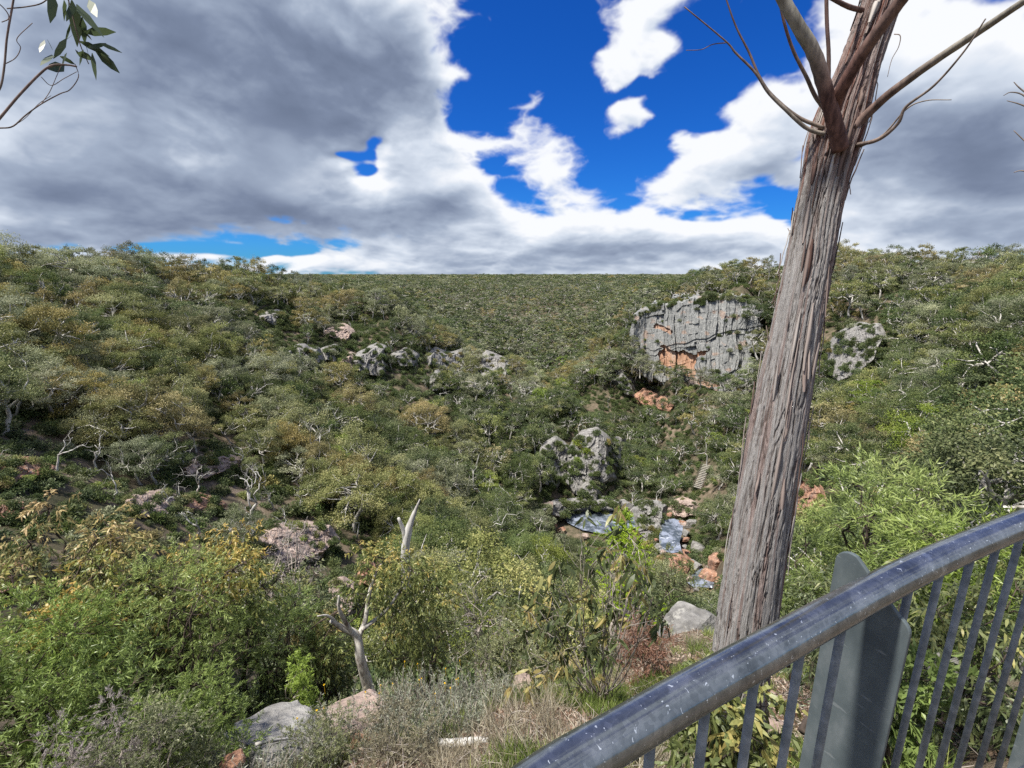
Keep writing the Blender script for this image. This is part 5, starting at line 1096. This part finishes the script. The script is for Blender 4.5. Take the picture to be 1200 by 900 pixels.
# silver herbs, grasses, litter, sticks
def herb(rng, H, W, n, tone_, leafL, leafW):
    T = Geo(); C = Geo()
    for k in range(n):
        a = rng.uniform(0, 2*PI); b = np.array([math.cos(a), math.sin(a), 0])*W*.25*rng.random(); e = b*2.2+[rng.normal(0, .06), rng.normal(0, .06), H*rng.uniform(.6, 1)]
        P = curve_pts(b, e, 5, .06, .02); tube(T, P, np.linspace(.004, .002, 5), 3, cap=False)
        m = 26; tt = rng.random(m); B = P[0]+(P[-1]-P[0])*tt[:, None]; leaves(C, B, unit(rng.normal(0, 1, (m, 3)))+[0, 0, .9], leafL*rng.uniform(.6, 1.2, m), leafW, np.clip(tone_+rng.normal(0, .15, m), 0, 1))
    return T, C
m_flower, t, out = material('yellow_petal'); principled(t, out, (.75, .50, .02), .6, .3)
HB = [(385, 822, 4.6), (448, 812, 4.9), (462, 826, 4.6), (470, 800, 5.2), (490, 790, 5.4), (512, 785, 5.6), (535, 790, 5.2), (555, 800, 5.0), (575, 812, 4.8), (520, 825, 4.4), (480, 838, 4.2), (440, 850, 4.0), (352, 886, 4.0), (300, 896, 3.9), (500, 860, 3.8), (550, 845, 4.0), (455, 790, 5.6), (590, 790, 5.6), (372, 870, 4.2), (262, 880, 4.4)]
wh = ['beside the orange boulder', 'at the orange boulder foot', 'in front of the white trunk', 'left of the twiggy patch', 'with yellow buds at mid slope', 'tallest of the silver row', 'in the middle of the silver row', 'right in the silver row', 'at the right end of the silver row', 'below the silver row', 'above the brown heath', 'beside the brown heath', 'in front of the sloping boulder', 'under the sloping boulder', 'beside the fallen log', 'behind the fallen log', 'at the back of the silver row', 'near the half buried stone', 'between the two boulders', 'left of the sloping boulder']
for k, (px, py, r) in enumerate(HB):
    rng = np.random.default_rng(2500+k); tp = at_r(px, py, r); g = float(ground(tp[0], tp[1])); H = max(.35, min(tp[2]-g, .8)); T, C = herb(rng, H, .6, 44, .5, .05, .011)
    o = thing('silver_herb', f'silvery grey everlasting herb clump {wh[k]}', 'herb', (tp[0], tp[1], g), 0, 'silver herbs on the near slope'); link('stems', T.mesh('stems', [m_twig]), o); link('leaves', C.mesh('leaves', [NM['silver']]), o)
    if k in (0, 1, 4, 6, 9):
        G = Geo()
        for q in range(4):
            c = np.array([rng.normal(0, .12), rng.normal(0, .12), H+rng.uniform(.0, .08)]); tube(G, [c-[0, 0, .12], c], .0015, 3)
            leaves(G, np.repeat([c], 14, 0), unit(rng.normal(0, 1, (14, 3)))+[0, 0, .3], .014, .009, .5)
        link('flowers', G.mesh('flowers', [m_flower]), o)
def near_pts(n, seed, r0=2.2, r1=11, a0=-50, a1=50):
    g2 = np.random.default_rng(seed); a = R(1)*g2.uniform(a0, a1, n); r = np.exp(g2.uniform(math.log(r0), math.log(r1), n)); x = r*np.sin(a); y = r*np.cos(a); return np.stack([x, y, ground(x, y)], 1), g2
P, g2 = near_pts(70000, 5); n = len(P); C = Geo(); e = g2.normal(0, 1, (n, 3))*[1, 1, .25]; leaves(C, P+[0, 0, .012], e, g2.uniform(.03, .11, n), g2.uniform(.010, .028, n), g2.random(n), .25)
tag(link('leaf_litter', C.mesh('leaf_litter', [NM['litter']])), 'dry leaf litter on the near slope', kind='stuff')
P, g2 = near_pts(7000, 6); k = fbm(P*.9, 3, 4) > .47; P = P[k]; C = Geo(); bl = 26; n = len(P)*bl; B = np.repeat(P, bl, 0)+g2.normal(0, .03, (n, 3))*[1, 1, 0]; hh = np.repeat(g2.uniform(.10, .30, len(P)), bl)
leaves(C, B, g2.normal(0, .38, (n, 3))+[0, 0, 1], hh*g2.uniform(.5, 1.1, n), .007, np.clip(np.repeat(g2.random(len(P)), bl)*.8+g2.normal(0, .12, n), 0, 1)); tag(link('grass', C.mesh('grass', [NM['grass']])), 'thin green grass tufts on the near slope', kind='stuff')
P, g2 = near_pts(2600, 8); k = fbm(P*.8+40, 3, 4) > .60; P = P[k]; C = Geo(); bl = 22; n = len(P)*bl; B = np.repeat(P, bl, 0)+g2.normal(0, .04, (n, 3))*[1, 1, 0]; hh = np.repeat(g2.uniform(.15, .42, len(P)), bl)
leaves(C, B, g2.normal(0, .5, (n, 3))+[0, 0, 1], hh*g2.uniform(.5, 1.1, n), .006, np.clip(g2.random(n), 0, 1)); tag(link('dry_grass', C.mesh('dry_grass', [NM['straw']])), 'straw coloured dry grass on the near slope', kind='stuff')
P, g2 = near_pts(1500, 9, 2.4, 9); RNG = g2; G = Geo()
for p in P:
    dd = g2.normal(0, 1, 3)*[1, 1, .35]; L_ = g2.uniform(.15, .7); e = p+dd*L_*.5; e[2] = max(float(ground(e[0], e[1]))+g2.uniform(.0, .22), e[2]*0-99 if False else -99); tube(G, curve_pts(p+[0, 0, .02], e, 5, .08, .03), np.linspace(g2.uniform(.003, .008), .002, 5), 4)
tag(link('fallen_twigs', G.mesh('fallen_twigs', [m_twig])), 'fallen twigs and bark strips over the near slope', kind='stuff')
# bleached log and branches lying on the slope
for k, (pts, w_, lb) in enumerate([([(505, 880, 3.9), (530, 884, 3.8), (556, 893, 3.65), (572, 905, 3.5)], 13, 'bleached fallen log lying at the bottom edge'), ([(640, 858, 4.4), (690, 838, 4.7), (730, 815, 5.1), (770, 806, 5.5)], 5, 'long curved dead branch on the leaf litter'), ([(300, 872, 4.4), (340, 866, 4.5), (362, 876, 4.4)], 4, 'thin white stick across the sloping boulder'), ([(940, 858, 3.2), (952, 830, 3.4), (964, 790, 3.6)], 9, 'dark dead branch standing behind the bars')]):
    Pp = px_curve(pts)
    if k != 3 and k != 2: Pp[:, 2] = np.maximum(ground(Pp[:, 0], Pp[:, 1])+.05, Pp[:, 2]*0-99)
    dep = project(Pp[0])[2][0]; RNG = np.random.default_rng(77+k); G = Geo(); tube(G, smooth_pts(Pp, 20)-Pp[0], np.linspace(w_*dep/FOC/2, w_*dep/FOC/5, 20), 9, jit=.08)
    tag(link('fallen_log' if k == 0 else 'dead_branch', G.mesh('fallen_branch', [m_dark if k == 3 else m_white], smooth=True), loc=tuple(Pp[0])), lb, 'log' if k == 0 else 'branch')
# ------------------------------------------------------------------ the big stringybark beside the rail
RNG = np.random.default_rng(61)
TR = 2.35
axp = [(862, 905, 2.35), (866, 800, 2.35), (873, 740, 2.36), (888, 640, 2.38), (908, 520, 2.41), (930, 400, 2.45), (945, 320, 2.48), (961, 230, 2.52), (980, 150, 2.56), (1003, 80, 2.6), (1031, 0, 2.66), (1052, -70, 2.7), (1080, -170, 2.8), (1112, -300, 2.9)]
AX = smooth_pts(px_curve(axp), 900)
wid = np.interp(np.linspace(0, 1, 900), np.linspace(0, 1, 14), [76, 71, 69, 65, 60, 53, 52, 52, 52, 50, 49, 46, 43, 40])
px_, py_, dep_ = project(AX); rayl = np.linalg.norm(AX, axis=1)
rad = wid*dep_/FOC/2*(.985)*dep_/rayl*1.0
rad = rad*np.clip(rayl/dep_, 1, 1.1)
base = AX[0].copy(); base[2] = float(ground(base[0], base[1]))
gumo = thing('stringybark_tree', 'large leaning stringybark trunk with grey fibrous bark rising beside the railing', 'tree', tuple(base))
ntheta = 300; th = np.arange(ntheta)*2*PI/ntheta; s_len = np.r_[0, np.cumsum(np.linalg.norm(np.diff(AX, axis=0), axis=1))]
# run the axis on down into the ground
tg = np.gradient(AX, axis=0); tg = unit(tg); a_ = unit(np.cross(tg, [0, 1., 0])); b_ = np.cross(tg, a_)
TH, SS = np.meshgrid(th, s_len); tw = TH+SS*.10
cxn, cyn = np.cos(tw), np.sin(tw); cc_ = st3(cxn, cyn, SS)
w1 = (fbm(cc_*[1.5, 1.5, 1.3], 3, 1)-.5)
w2_ = fbm(cc_*[5, 5, 7], 3, 77)-.5
def fib(k, sz, s, o=4): return fbm(st3(cxn*k+w1*1.4+w2_*1.2, cyn*k+w1*1.4+w2_*1.2, SS*sz), o, s)
f1 = fib(7, 1.6, 2); f2_ = fib(17, 4.5, 5); f3_ = fib(40, 14, 8, 3)
ridge = 1-np.abs(2*f1-1)*1.0; ridge2 = 1-np.abs(2*f2_-1)
deep = sstep(.90, .995, ridge)      # long crevices
plates = _h(np.floor(tw*5.5+w1*5).astype(np.int64)+400, np.floor(SS*2.6+w1*6+3*f1).astype(np.int64)+400, np.zeros(TH.shape, np.int64), 5)
lump = fbm(cc_*[1.2, 1.2, .9], 3, 30)-.5
swell = .018*np.exp(-((SS-np.interp(150, py_[::-1], s_len[::-1]))/.16)**2)
disp = .013*lump*2 + swell[:, :] - .008*deep + .0045*(ridge2-.5) + .004*(f3_-.5) + .005*(plates-.5)
upz = sstep(300, 150, np.interp(SS, s_len, py_)); disp = disp + upz*.012*(plates-.5)
Vt = AX[:, None]+(rad[:, None]+disp)[..., None]*(a_[:, None]*np.cos(th)[None, :, None]+b_[:, None]*np.sin(th)[None, :, None])
i = np.arange(899)[:, None]*ntheta; j = np.arange(ntheta)[None]; k_ = (j+1) % ntheta
Ft = np.stack([i+j, i+k_, i+ntheta+k_, i+ntheta+j], -1).reshape(-1, 4)
m_bk, t, out = material('stringybark')
bc = t.new('ShaderNodeAttribute', attribute_name='bc').outputs['Vector']; dp = t.new('ShaderNodeAttribute', attribute_name='deep').outputs['Fac']; zone = t.new('ShaderNodeAttribute', attribute_name='zone').outputs['Fac']
fn = t.noise(t.mapping(bc, (22, 22, 7)), 1., 8, .74, 1.1); fn2 = t.noise(t.mapping(bc, (5, 5, .8)), 1., 5, .6, .6); fn3 = t.noise(t.mapping(bc, (60, 60, 26)), 1., 4, .7)
col = t.ramp(t.math('ADD', t.math('MULTIPLY', fn, .65), t.math('MULTIPLY', fn3, .35)), [(.33, (.11, .098, .093)), (.44, (.215, .20, .192)), (.55, (.32, .308, .30)), (.67, (.47, .46, .45))])
warm = t.ramp(t.math('ADD', t.math('MULTIPLY', fn, .65), t.math('MULTIPLY', fn3, .35)), [(.33, (.05, .022, .017)), (.46, (.145, .065, .050)), (.58, (.27, .155, .125)), (.7, (.40, .29, .25))])
col = t.mix(t.math('MULTIPLY', t.math('ADD', t.mr(fn2, .5, .62, 0, .5, smooth=True), t.mr(t.math('MULTIPLY', zone, t.mr(fn2, .3, .55, .3, 1)), .2, .8, 0, .8)), 1., clamp=True), col, warm)
col = t.mix(t.math('MULTIPLY', dp, .7), col, (.045, .025, .02))
principled(t, out, col, .92, .12, normal=t.bump(t.math('ADD', fn, t.math('MULTIPLY', fn3, .6)), .9, .006))
zone_ = np.maximum(sstep(.1, .9, np.cos(TH-np.float64(0.))*0+0), upz*.9)
# warm inner bark shows on the side turned right and round the branch collar
sidev = (a_[:, None]*np.cos(th)[None, :, None]+b_[:, None]*np.sin(th)[None, :, None])[..., 0]
zone_ = np.clip(np.maximum(sstep(.35, .8, sidev)*.8, upz*.75), 0, 1)
# loose strips of bark
G = Geo(); rng = np.random.default_rng(62)
for q in range(190):
    i0 = rng.integers(60, 860); j0 = rng.integers(0, ntheta)
    if abs(py_[i0]-200) > 420 and rng.random() < .4: continue
    ln = rng.uniform(.05, .32); n_ = 8; i1 = int(i0+ln/(s_len[-1]/899)); 
    if i1 > 895: continue
    ii = np.linspace(i0, i1, n_).astype(int); lift = np.linspace(.002, rng.uniform(.004, .024), n_)**1.0; lift = lift if rng.random() < .6 else lift[::-1]
    nr = (a_[ii]*math.cos(th[j0])+b_[ii]*math.sin(th[j0])); c = Vt[ii, j0]+nr*lift[:, None]; sdv_ = unit(np.cross(tg[ii], nr)); w_ = rng.uniform(.003, .013)*np.sin(np.linspace(.5, 2.9, n_))
    Vv = np.stack([c-sdv_*w_[:, None], c+nr*.003, c+sdv_*w_[:, None], c-nr*.001], 1); 
    Fq = []
    for a in range(n_-1):
        for b in range(4): Fq.append([a*4+b, a*4+(b+1) % 4, (a+1)*4+(b+1) % 4, (a+1)*4+b])
    G.add(Vv.reshape(-1, 3)-base, Fq, None, rng.random())
m_strip, t, out = material('loose_bark_strip'); tn_ = t.new('ShaderNodeAttribute', attribute_name='tone').outputs['Fac']
principled(t, out, t.ramp(tn_, [(0, (.10, .06, .05)), (.4, (.24, .19, .17)), (1, (.44, .41, .38))]), .9, .1)
GT_ = Geo(); GT_.add(Vt.reshape(-1, 3)-base, Ft, None, .5); nvt = GT_.n; Vs_ = np.concatenate(G.V); GT_.add(Vs_, np.concatenate(G.F4), None, np.concatenate(G.T)); ns_ = len(Vs_)
fm_ = np.r_[np.zeros(len(Ft)), np.ones(sum(len(f) for f in G.F4))]
me = GT_.mesh('trunk', [m_bk, m_strip], smooth=True, fmat=fm_, attrs=dict(bc=np.vstack([cc_.reshape(-1, 3), np.zeros((ns_, 3))]), deep=np.r_[deep.ravel(), np.zeros(ns_)], zone=np.r_[zone_.ravel(), np.zeros(ns_)]))
link('trunk', me, gumo)
m_limb, t, out = material('limb_bark'); P = t.new('ShaderNodeTexCoord').outputs['Object']; tone_a = t.new('ShaderNodeAttribute', attribute_name='tone').outputs['Fac']
nn = t.noise(t.mapping(P, (1, 1, .25)), 34, 6, .65)
col = t.mix(tone_a, t.ramp(nn, [(.35, (.13, .12, .10)), (.6, (.29, .275, .235))]), t.ramp(nn, [(.35, (.045, .022, .020)), (.6, (.16, .085, .07))]))
principled(t, out, col, .75, .25, normal=t.bump(nn, .5, .004))
def limb(pts, w0, w1, name='limb', tone=(1., 0.), n=40, sides=14, jit=.02, parent=None, base_=None):
    Pp = smooth_pts(px_curve(pts), n); px__, py__, dd = project(Pp); G = Geo(); w = np.linspace(w0, w1, n)*dd/FOC/2
    tube(G, Pp-(base if base_ is None else base_), w, sides, jit=jit); me = G.mesh(name, [m_limb], smooth=True)
    tv = np.repeat(np.interp(np.linspace(0, 1, n), [0, .35, .6, 1], [tone[0], tone[0], tone[1], tone[1]]), sides); tv = np.r_[tv, tone[0], tone[1]]; me.attributes['tone'].data.foreach_set('value', tv.astype(np.float32))
    return link(name, me, gumo if parent is None else parent)
limb([(985, 175, 2.45), (978, 145, 2.40), (970, 115, 2.36), (955, 65, 2.3), (935, 30, 2.25), (910, -15, 2.2), (880, -70, 2.1)], 18, 12, tone=(1, .0))
limb([(978, 130, 2.44), (985, 108, 2.36), (1005, 72, 2.3), (1030, 35, 2.25), (1062, -8, 2.2), (1100, -60, 2.1)], 14, 14, tone=(1, .85))
limb([(1000, 150, 2.5), (1012, 138, 2.5), (1040, 112, 2.46), (1090, 75, 2.4), (1150, 35, 2.32), (1205, -2, 2.25), (1260, -40, 2.2)], 11, 7, tone=(.8, .1))
limb([(1003, 170, 2.5), (1030, 163, 2.45), (1052, 145, 2.42), (1062, 125, 2.4), (1095, 100, 2.36), (1130, 60, 2.3), (1155, 22, 2.27)], 5, 1.6, name='twig', tone=(.6, .5), sides=7)
limb([(1008, 172, 2.5), (1035, 158, 2.46), (1062, 128, 2.42), (1085, 118, 2.4), (1115, 117, 2.38)], 2.5, .9, name='twig', tone=(.5, .4), sides=6)
limb([(968, 158, 2.48), (945, 150, 2.45), (920, 128, 2.42), (900, 108, 2.4), (885, 85, 2.38), (862, 62, 2.36), (850, 48, 2.35), (802, 8, 2.3)], 5, 1.3, name='twig', tone=(.3, .7), sides=7)
limb([(965, 150, 2.48), (935, 137, 2.45), (905, 112, 2.42), (890, 90, 2.41), (878, 62, 2.4), (862, 30, 2.38), (848, -10, 2.36)], 4.5, 1.5, name='twig', tone=(.5, .8), sides=7)
limb([(851, 50, 2.35), (835, 52, 2.35), (822, 58, 2.34), (804, 59, 2.33)], 1.4, .7, name='twig', tone=(.6, .6), sides=5)
limb([(968, 130, 2.44), (955, 112, 2.4), (945, 90, 2.36), (930, 60, 2.33), (920, 30, 2.3), (912, -6, 2.28), (905, -40, 2.26)], 5, 2.5, name='twig', tone=(.6, .9), sides=7)
limb([(971, 100, 2.42), (971, 60, 2.4), (969, 25, 2.38), (969, -20, 2.36), (975, -60, 2.34)], 4.5, 4, name='twig', tone=(.8, .9), sides=8)
limb([(1010, 12, 2.6), (995, 8, 2.5), (975, -2, 2.45), (955, -15, 2.4)], 6, 4, name='twig', tone=(.9, .9), sides=8)
limb([(1048, 40, 2.6), (1055, 42, 2.58), (1053, 55, 2.57), (1045, 70, 2.57), (1040, 90, 2.56)], 1.2, .6, name='twig', tone=(.6, .6), sides=5)
# ------------------------------------------------------------------ branch reaching in at the top left
b0_ = at_r(-70, 200, 3.0); br = thing('gum_branch', 'reddish gum branch with a hanging tuft of sickle leaves against the cloud', 'branch', tuple(b0_))
def bl(pts, w0, w1, nm='twig', s=7): limb(pts, w0*.45, w1*.65, name=nm, tone=(.6, .75), sides=s, n=40, parent=br, base_=b0_)
bl([(-700, 900, 3.4), (-420, 470, 3.1), (-200, 280, 3), (-70, 200, 3), (-20, 160, 3), (0, 138, 3), (22, 112, 3), (45, 88, 3), (60, 77, 3), (78, 76, 3), (90, 78, 3)], 8, 3, 'branch')
bl([(-20, 150, 3.05), (0, 150, 3.05), (15, 148, 3.05), (30, 135, 3.05), (48, 122, 3.05), (70, 110, 3.05), (82, 105, 3.05), (92, 90, 3.05), (88, 75, 3.05)], 4, 1.2)
bl([(-12, 118, 3.1), (0, 103, 3.1), (5, 78, 3.1), (8, 45, 3.1), (14, 10, 3.1), (20, -25, 3.1)], 5, 3, 'branch')
bl([(-15, 0, 3.1), (-2, 4, 3.1), (8, 14, 3.1), (10, 22, 3.1), (2, 26, 3.1)], 3, 1.5)
bl([(8, 10, 3.1), (30, 8, 3.1), (50, 3, 3.1), (66, -12, 3.1)], 3, 2)
bl([(4, 76, 3.1), (18, 68, 3.1), (24, 56, 3.1), (20, 45, 3.1), (38, 27, 3.1)], 2.2, 1.2)
bl([(48, 90, 3.02), (60, 100, 3.02), (75, 92, 3.02), (90, 84, 3.02)], 2, 1)
bl([(48, 122, 3.05), (58, 108, 3.05), (66, 90, 3.05), (72, 76, 3.05)], 1.8, .9)
bl([(15, 148, 3.05), (30, 138, 3.06), (45, 122, 3.07), (60, 112, 3.06)], 1.6, .8)
bl([(62, -40, 3.1), (80, 0, 3.1), (88, 30, 3.1), (95, 55, 3.1), (104, 75, 3.1)], 3, 1.6)
G = Geo(); rng = np.random.default_rng(71)
LV = [(84, 0, 96, 52), (66, 0, 60, 24), (90, 5, 112, 38), (98, 38, 135, 34), (78, 45, 64, 68), (90, 62, 110, 66), (92, 48, 128, 62), (75, 76, 60, 84), (52, 47, 46, 60), (55, 46, 62, 58), (72, 78, 78, 60), (100, 52, 106, 70), (108, 62, 112, 92), (112, 60, 140, 80), (118, 62, 130, 76), (96, 20, 100, 50), (82, 28, 78, 50), (104, 0, 112, 18), (75, 0, 78, 22), (86, 40, 70, 52), (98, 58, 92, 74), (104, 56, 126, 52), (118, 52, 142, 58), (88, 6, 74, 20), (92, 30, 108, 46), (62, -8, 62, 26), (80, -6, 82, 24), (60, 64, 56, 72), (70, 66, 88, 74), (88, 58, 96, 68)]
for (x0, y0, x1, y1) in LV:
    a = at_r(x0, y0, 3.1+rng.normal(0, .05)); b = at_r(x1, y1, 3.1+rng.normal(0, .06)); L_ = np.linalg.norm(b-a)*1.05
    leaves_long(G, np.array([a-b0_]), np.array([b-a]), L_, max(L_*.26, .022), np.array([rng.uniform(.05, .3)]), .1)
link('leaves', G.mesh('leaves', [NM['gumdark']]), br)
bq = at_r(1215, 130, 3.2); bt = thing('bare_twig', 'fine bare twigs poking in at the right edge of the sky', 'twig', tuple(bq))
for pts in ([(1215, 130, 3.2), (1200, 112, 3.2), (1185, 108, 3.2), (1176, 112, 3.2)], [(1215, 118, 3.2), (1196, 104, 3.2), (1188, 96, 3.2)], [(1215, 130, 3.2), (1195, 122, 3.2), (1180, 118, 3.2)], [(1220, 178, 3.2), (1202, 166, 3.2), (1188, 153, 3.2)], [(1215, 205, 3.2), (1198, 200, 3.2), (1188, 202, 3.2)]):
    limb(pts, 2.2, .8, name='twig', tone=(.5, .5), sides=5, n=14, parent=bt, base_=bq)

# ------------------------------------------------------------------ galvanised guard rail
m_galv, t, out = material('galvanised_tube'); P = t.new('ShaderNodeTexCoord').outputs['Object']
v = t.vor(P, 120, 'F1', 'Color'); sv = t.new('ShaderNodeSeparateColor'); t.l.new(v, sv.inputs[0])
n1_ = t.noise(P, 14, 5, .65); n2_ = t.noise(P, 90, 4, .6)
col = t.ramp(t.math('ADD', t.math('MULTIPLY', n1_, .85), t.math('MULTIPLY', sv.outputs[0], .15)), [(.3, (.13, .145, .16)), (.5, (.21, .23, .25)), (.7, (.33, .35, .37))])
fleck = t.mr(t.noise(t.mapping(P, (1, 1, 1), (.3, .2, .5)), 150, 2, .5, .8), .685, .71, 0, 1); drip = t.mr(t.noise(P, 9, 5, .7), .63, .66, 0, .35, smooth=True)
col = t.mix(t.math('MAXIMUM', fleck, drip), col, (.62, .66, .70))
principled(t, out, col, t.math('ADD', t.mr(n1_, .35, .65, .12, .24), t.math('MULTIPLY', fleck, .3)), .6, .84, normal=t.bump(t.math('ADD', n1_, t.math('MULTIPLY', n2_, .2)), .12, .004))
m_bar, t, out = material('galvanised_bar'); P = t.new('ShaderNodeTexCoord').outputs['Object']; n1_ = t.noise(P, 30, 5, .65)
principled(t, out, t.ramp(n1_, [(.32, (.12, .13, .13)), (.5, (.19, .20, .20)), (.68, (.29, .30, .30))]), .65, .35, .1, normal=t.bump(n1_, .2, .003))
m_plate, t, out = material('galvanised_plate'); P = t.new('ShaderNodeTexCoord').outputs['Object']; n1_ = t.noise(P, 5, 6, .6); n2_ = t.noise(t.mapping(P, (1, 1, .5)), 26, 4, .6)
sc_ = t.mr(t.noise(t.mapping(P, (3, 3, 14), (0, .5, 0)), 6, 3, .5), .66, .7, 0, .35)
principled(t, out, t.mix(sc_, t.ramp(t.math('ADD', t.math('MULTIPLY', n1_, .6), t.math('MULTIPLY', n2_, .4)), [(.35, (.065, .082, .09)), (.5, (.10, .122, .13)), (.65, (.155, .175, .185))]), (.27, .29, .30)), .55, .4, .15, normal=t.bump(n2_, .12, .003))
RZ = -.60; RR = .0305
rp = [(560, 975), (644, 911), (733, 858), (800, 818), (889, 768), (1000, 706), (1089, 660), (1200, 613), (1330, 566), (1500, 515)]
RC = np.array([at_z(x, y, RZ) for x, y in rp]); RS = smooth_pts(RC, 260); RS[:, 2] = RZ
# soften the hand placed bends
for _ in range(60): RS[1:-1, :2] = .5*RS[1:-1, :2]+.25*(RS[:-2, :2]+RS[2:, :2])
rbase = np.array([.6, .72, float(ground(.6, .9))]); rail = thing('guard_rail', 'curved galvanised lookout railing with round handrail and upright bars', 'railing', tuple(rbase))
G = Geo(); tube(G, RS-rbase, RR, 48); link('handrail', G.mesh('handrail', [m_galv], smooth=True), rail)
rl = np.r_[0, np.cumsum(np.linalg.norm(np.diff(RS, axis=0), axis=1))]; rpx, rpy, _ = project(RS)
def s_at_px(px): return np.interp(px, rpx, rl)
def rail_pt(s_): return np.array([np.interp(s_, rl, RS[:, k]) for k in range(3)])
def rail_tan(s_): a = rail_pt(s_+.01)-rail_pt(s_-.01); return unit(a)
BZ = -1.62
blist = [700, 765, 830, 888, 942, 991, 1070, 1106, 1142, 1172, 1200, 1232, 1262]
for px in blist:
    p = rail_pt(s_at_px(px)); G = Geo(); tube(G, np.array([p+[0, 0, -.015], p+[0, 0, -.5], [p[0], p[1], BZ]])-rbase, .0076, 12); link('baluster', G.mesh('baluster', [m_bar], smooth=True), rail)
G = Geo(); lowr = RS.copy(); lowr[:, 2] = BZ; nL = len(lowr); tn2 = unit(np.gradient(lowr, axis=0)); sd2 = np.cross(tn2, [0, 0, 1.]); prof = [(-.006, -.025), (.006, -.025), (.006, .025), (-.006, .025)]
Vl = np.stack([lowr+sd2*a+np.array([0, 0, b]) for a, b in prof], 1).reshape(-1, 3)-rbase; Fl = [[q*4+w_, q*4+(w_+1) % 4, (q+1)*4+(w_+1) % 4, (q+1)*4+w_] for q in range(nL-1) for w_ in range(4)]
G.add(Vl, Fl); link('bottom_rail', G.mesh('bottom_rail', [m_bar]), rail)
def plate(px, far, near_, ztop_far, ztop_near, thick=.010, off=.0):
    p = rail_pt(s_at_px(px)+off); tg_ = rail_tan(s_at_px(px)); nrm = np.array([-tg_[1], tg_[0], 0]); nrm = nrm if nrm[1] > 0 else -nrm   # away from the viewer
    # outline in the (across, z) plane: rounded top corners
    def arc(cu, cz, r_, a0, a1, n=8): return [(cu+r_*math.cos(a), cz+r_*math.sin(a)) for a in np.linspace(a0, a1, n)]
    rr_ = .03; out_ = [(near_, -3.4), *[(u, z) for u, z in arc(near_+rr_, ztop_near-rr_, rr_, PI, PI/2+.3)], *[(u, z) for u, z in arc(far-rr_, ztop_far-rr_, rr_, PI/2+.3, 0)], (far+.0, -3.4)]
    O = np.array([[p[0]+nrm[0]*u, p[1]+nrm[1]*u, z] for u, z in out_]); n_ = len(O); off3 = tg_*thick/2; Vp = np.vstack([O-off3, O+off3])-rbase
    me = bpy.data.meshes.new('post_plate'); me.from_pydata([tuple(v_) for v_ in Vp], [], [list(range(n_))[::-1], list(range(n_, 2*n_))]+[[q, (q+1) % n_, (q+1) % n_+n_, q+n_] for q in range(n_)]); me.materials.append(m_plate); me.update()
    bm_ = bmesh.new(); bm_.from_mesh(me); bmesh.ops.recalc_face_normals(bm_, faces=bm_.faces); bm_.to_mesh(me); bm_.free()
    o = link('post_plate', me, rail); md = o.modifiers.new('edge', 'BEVEL'); md.width = .002; md.segments = 2; md.limit_method = 'ANGLE'
plate(1042, .10, -.05, -.574, -.655)
plate(1345, .10, -.05, -.555, -.655)
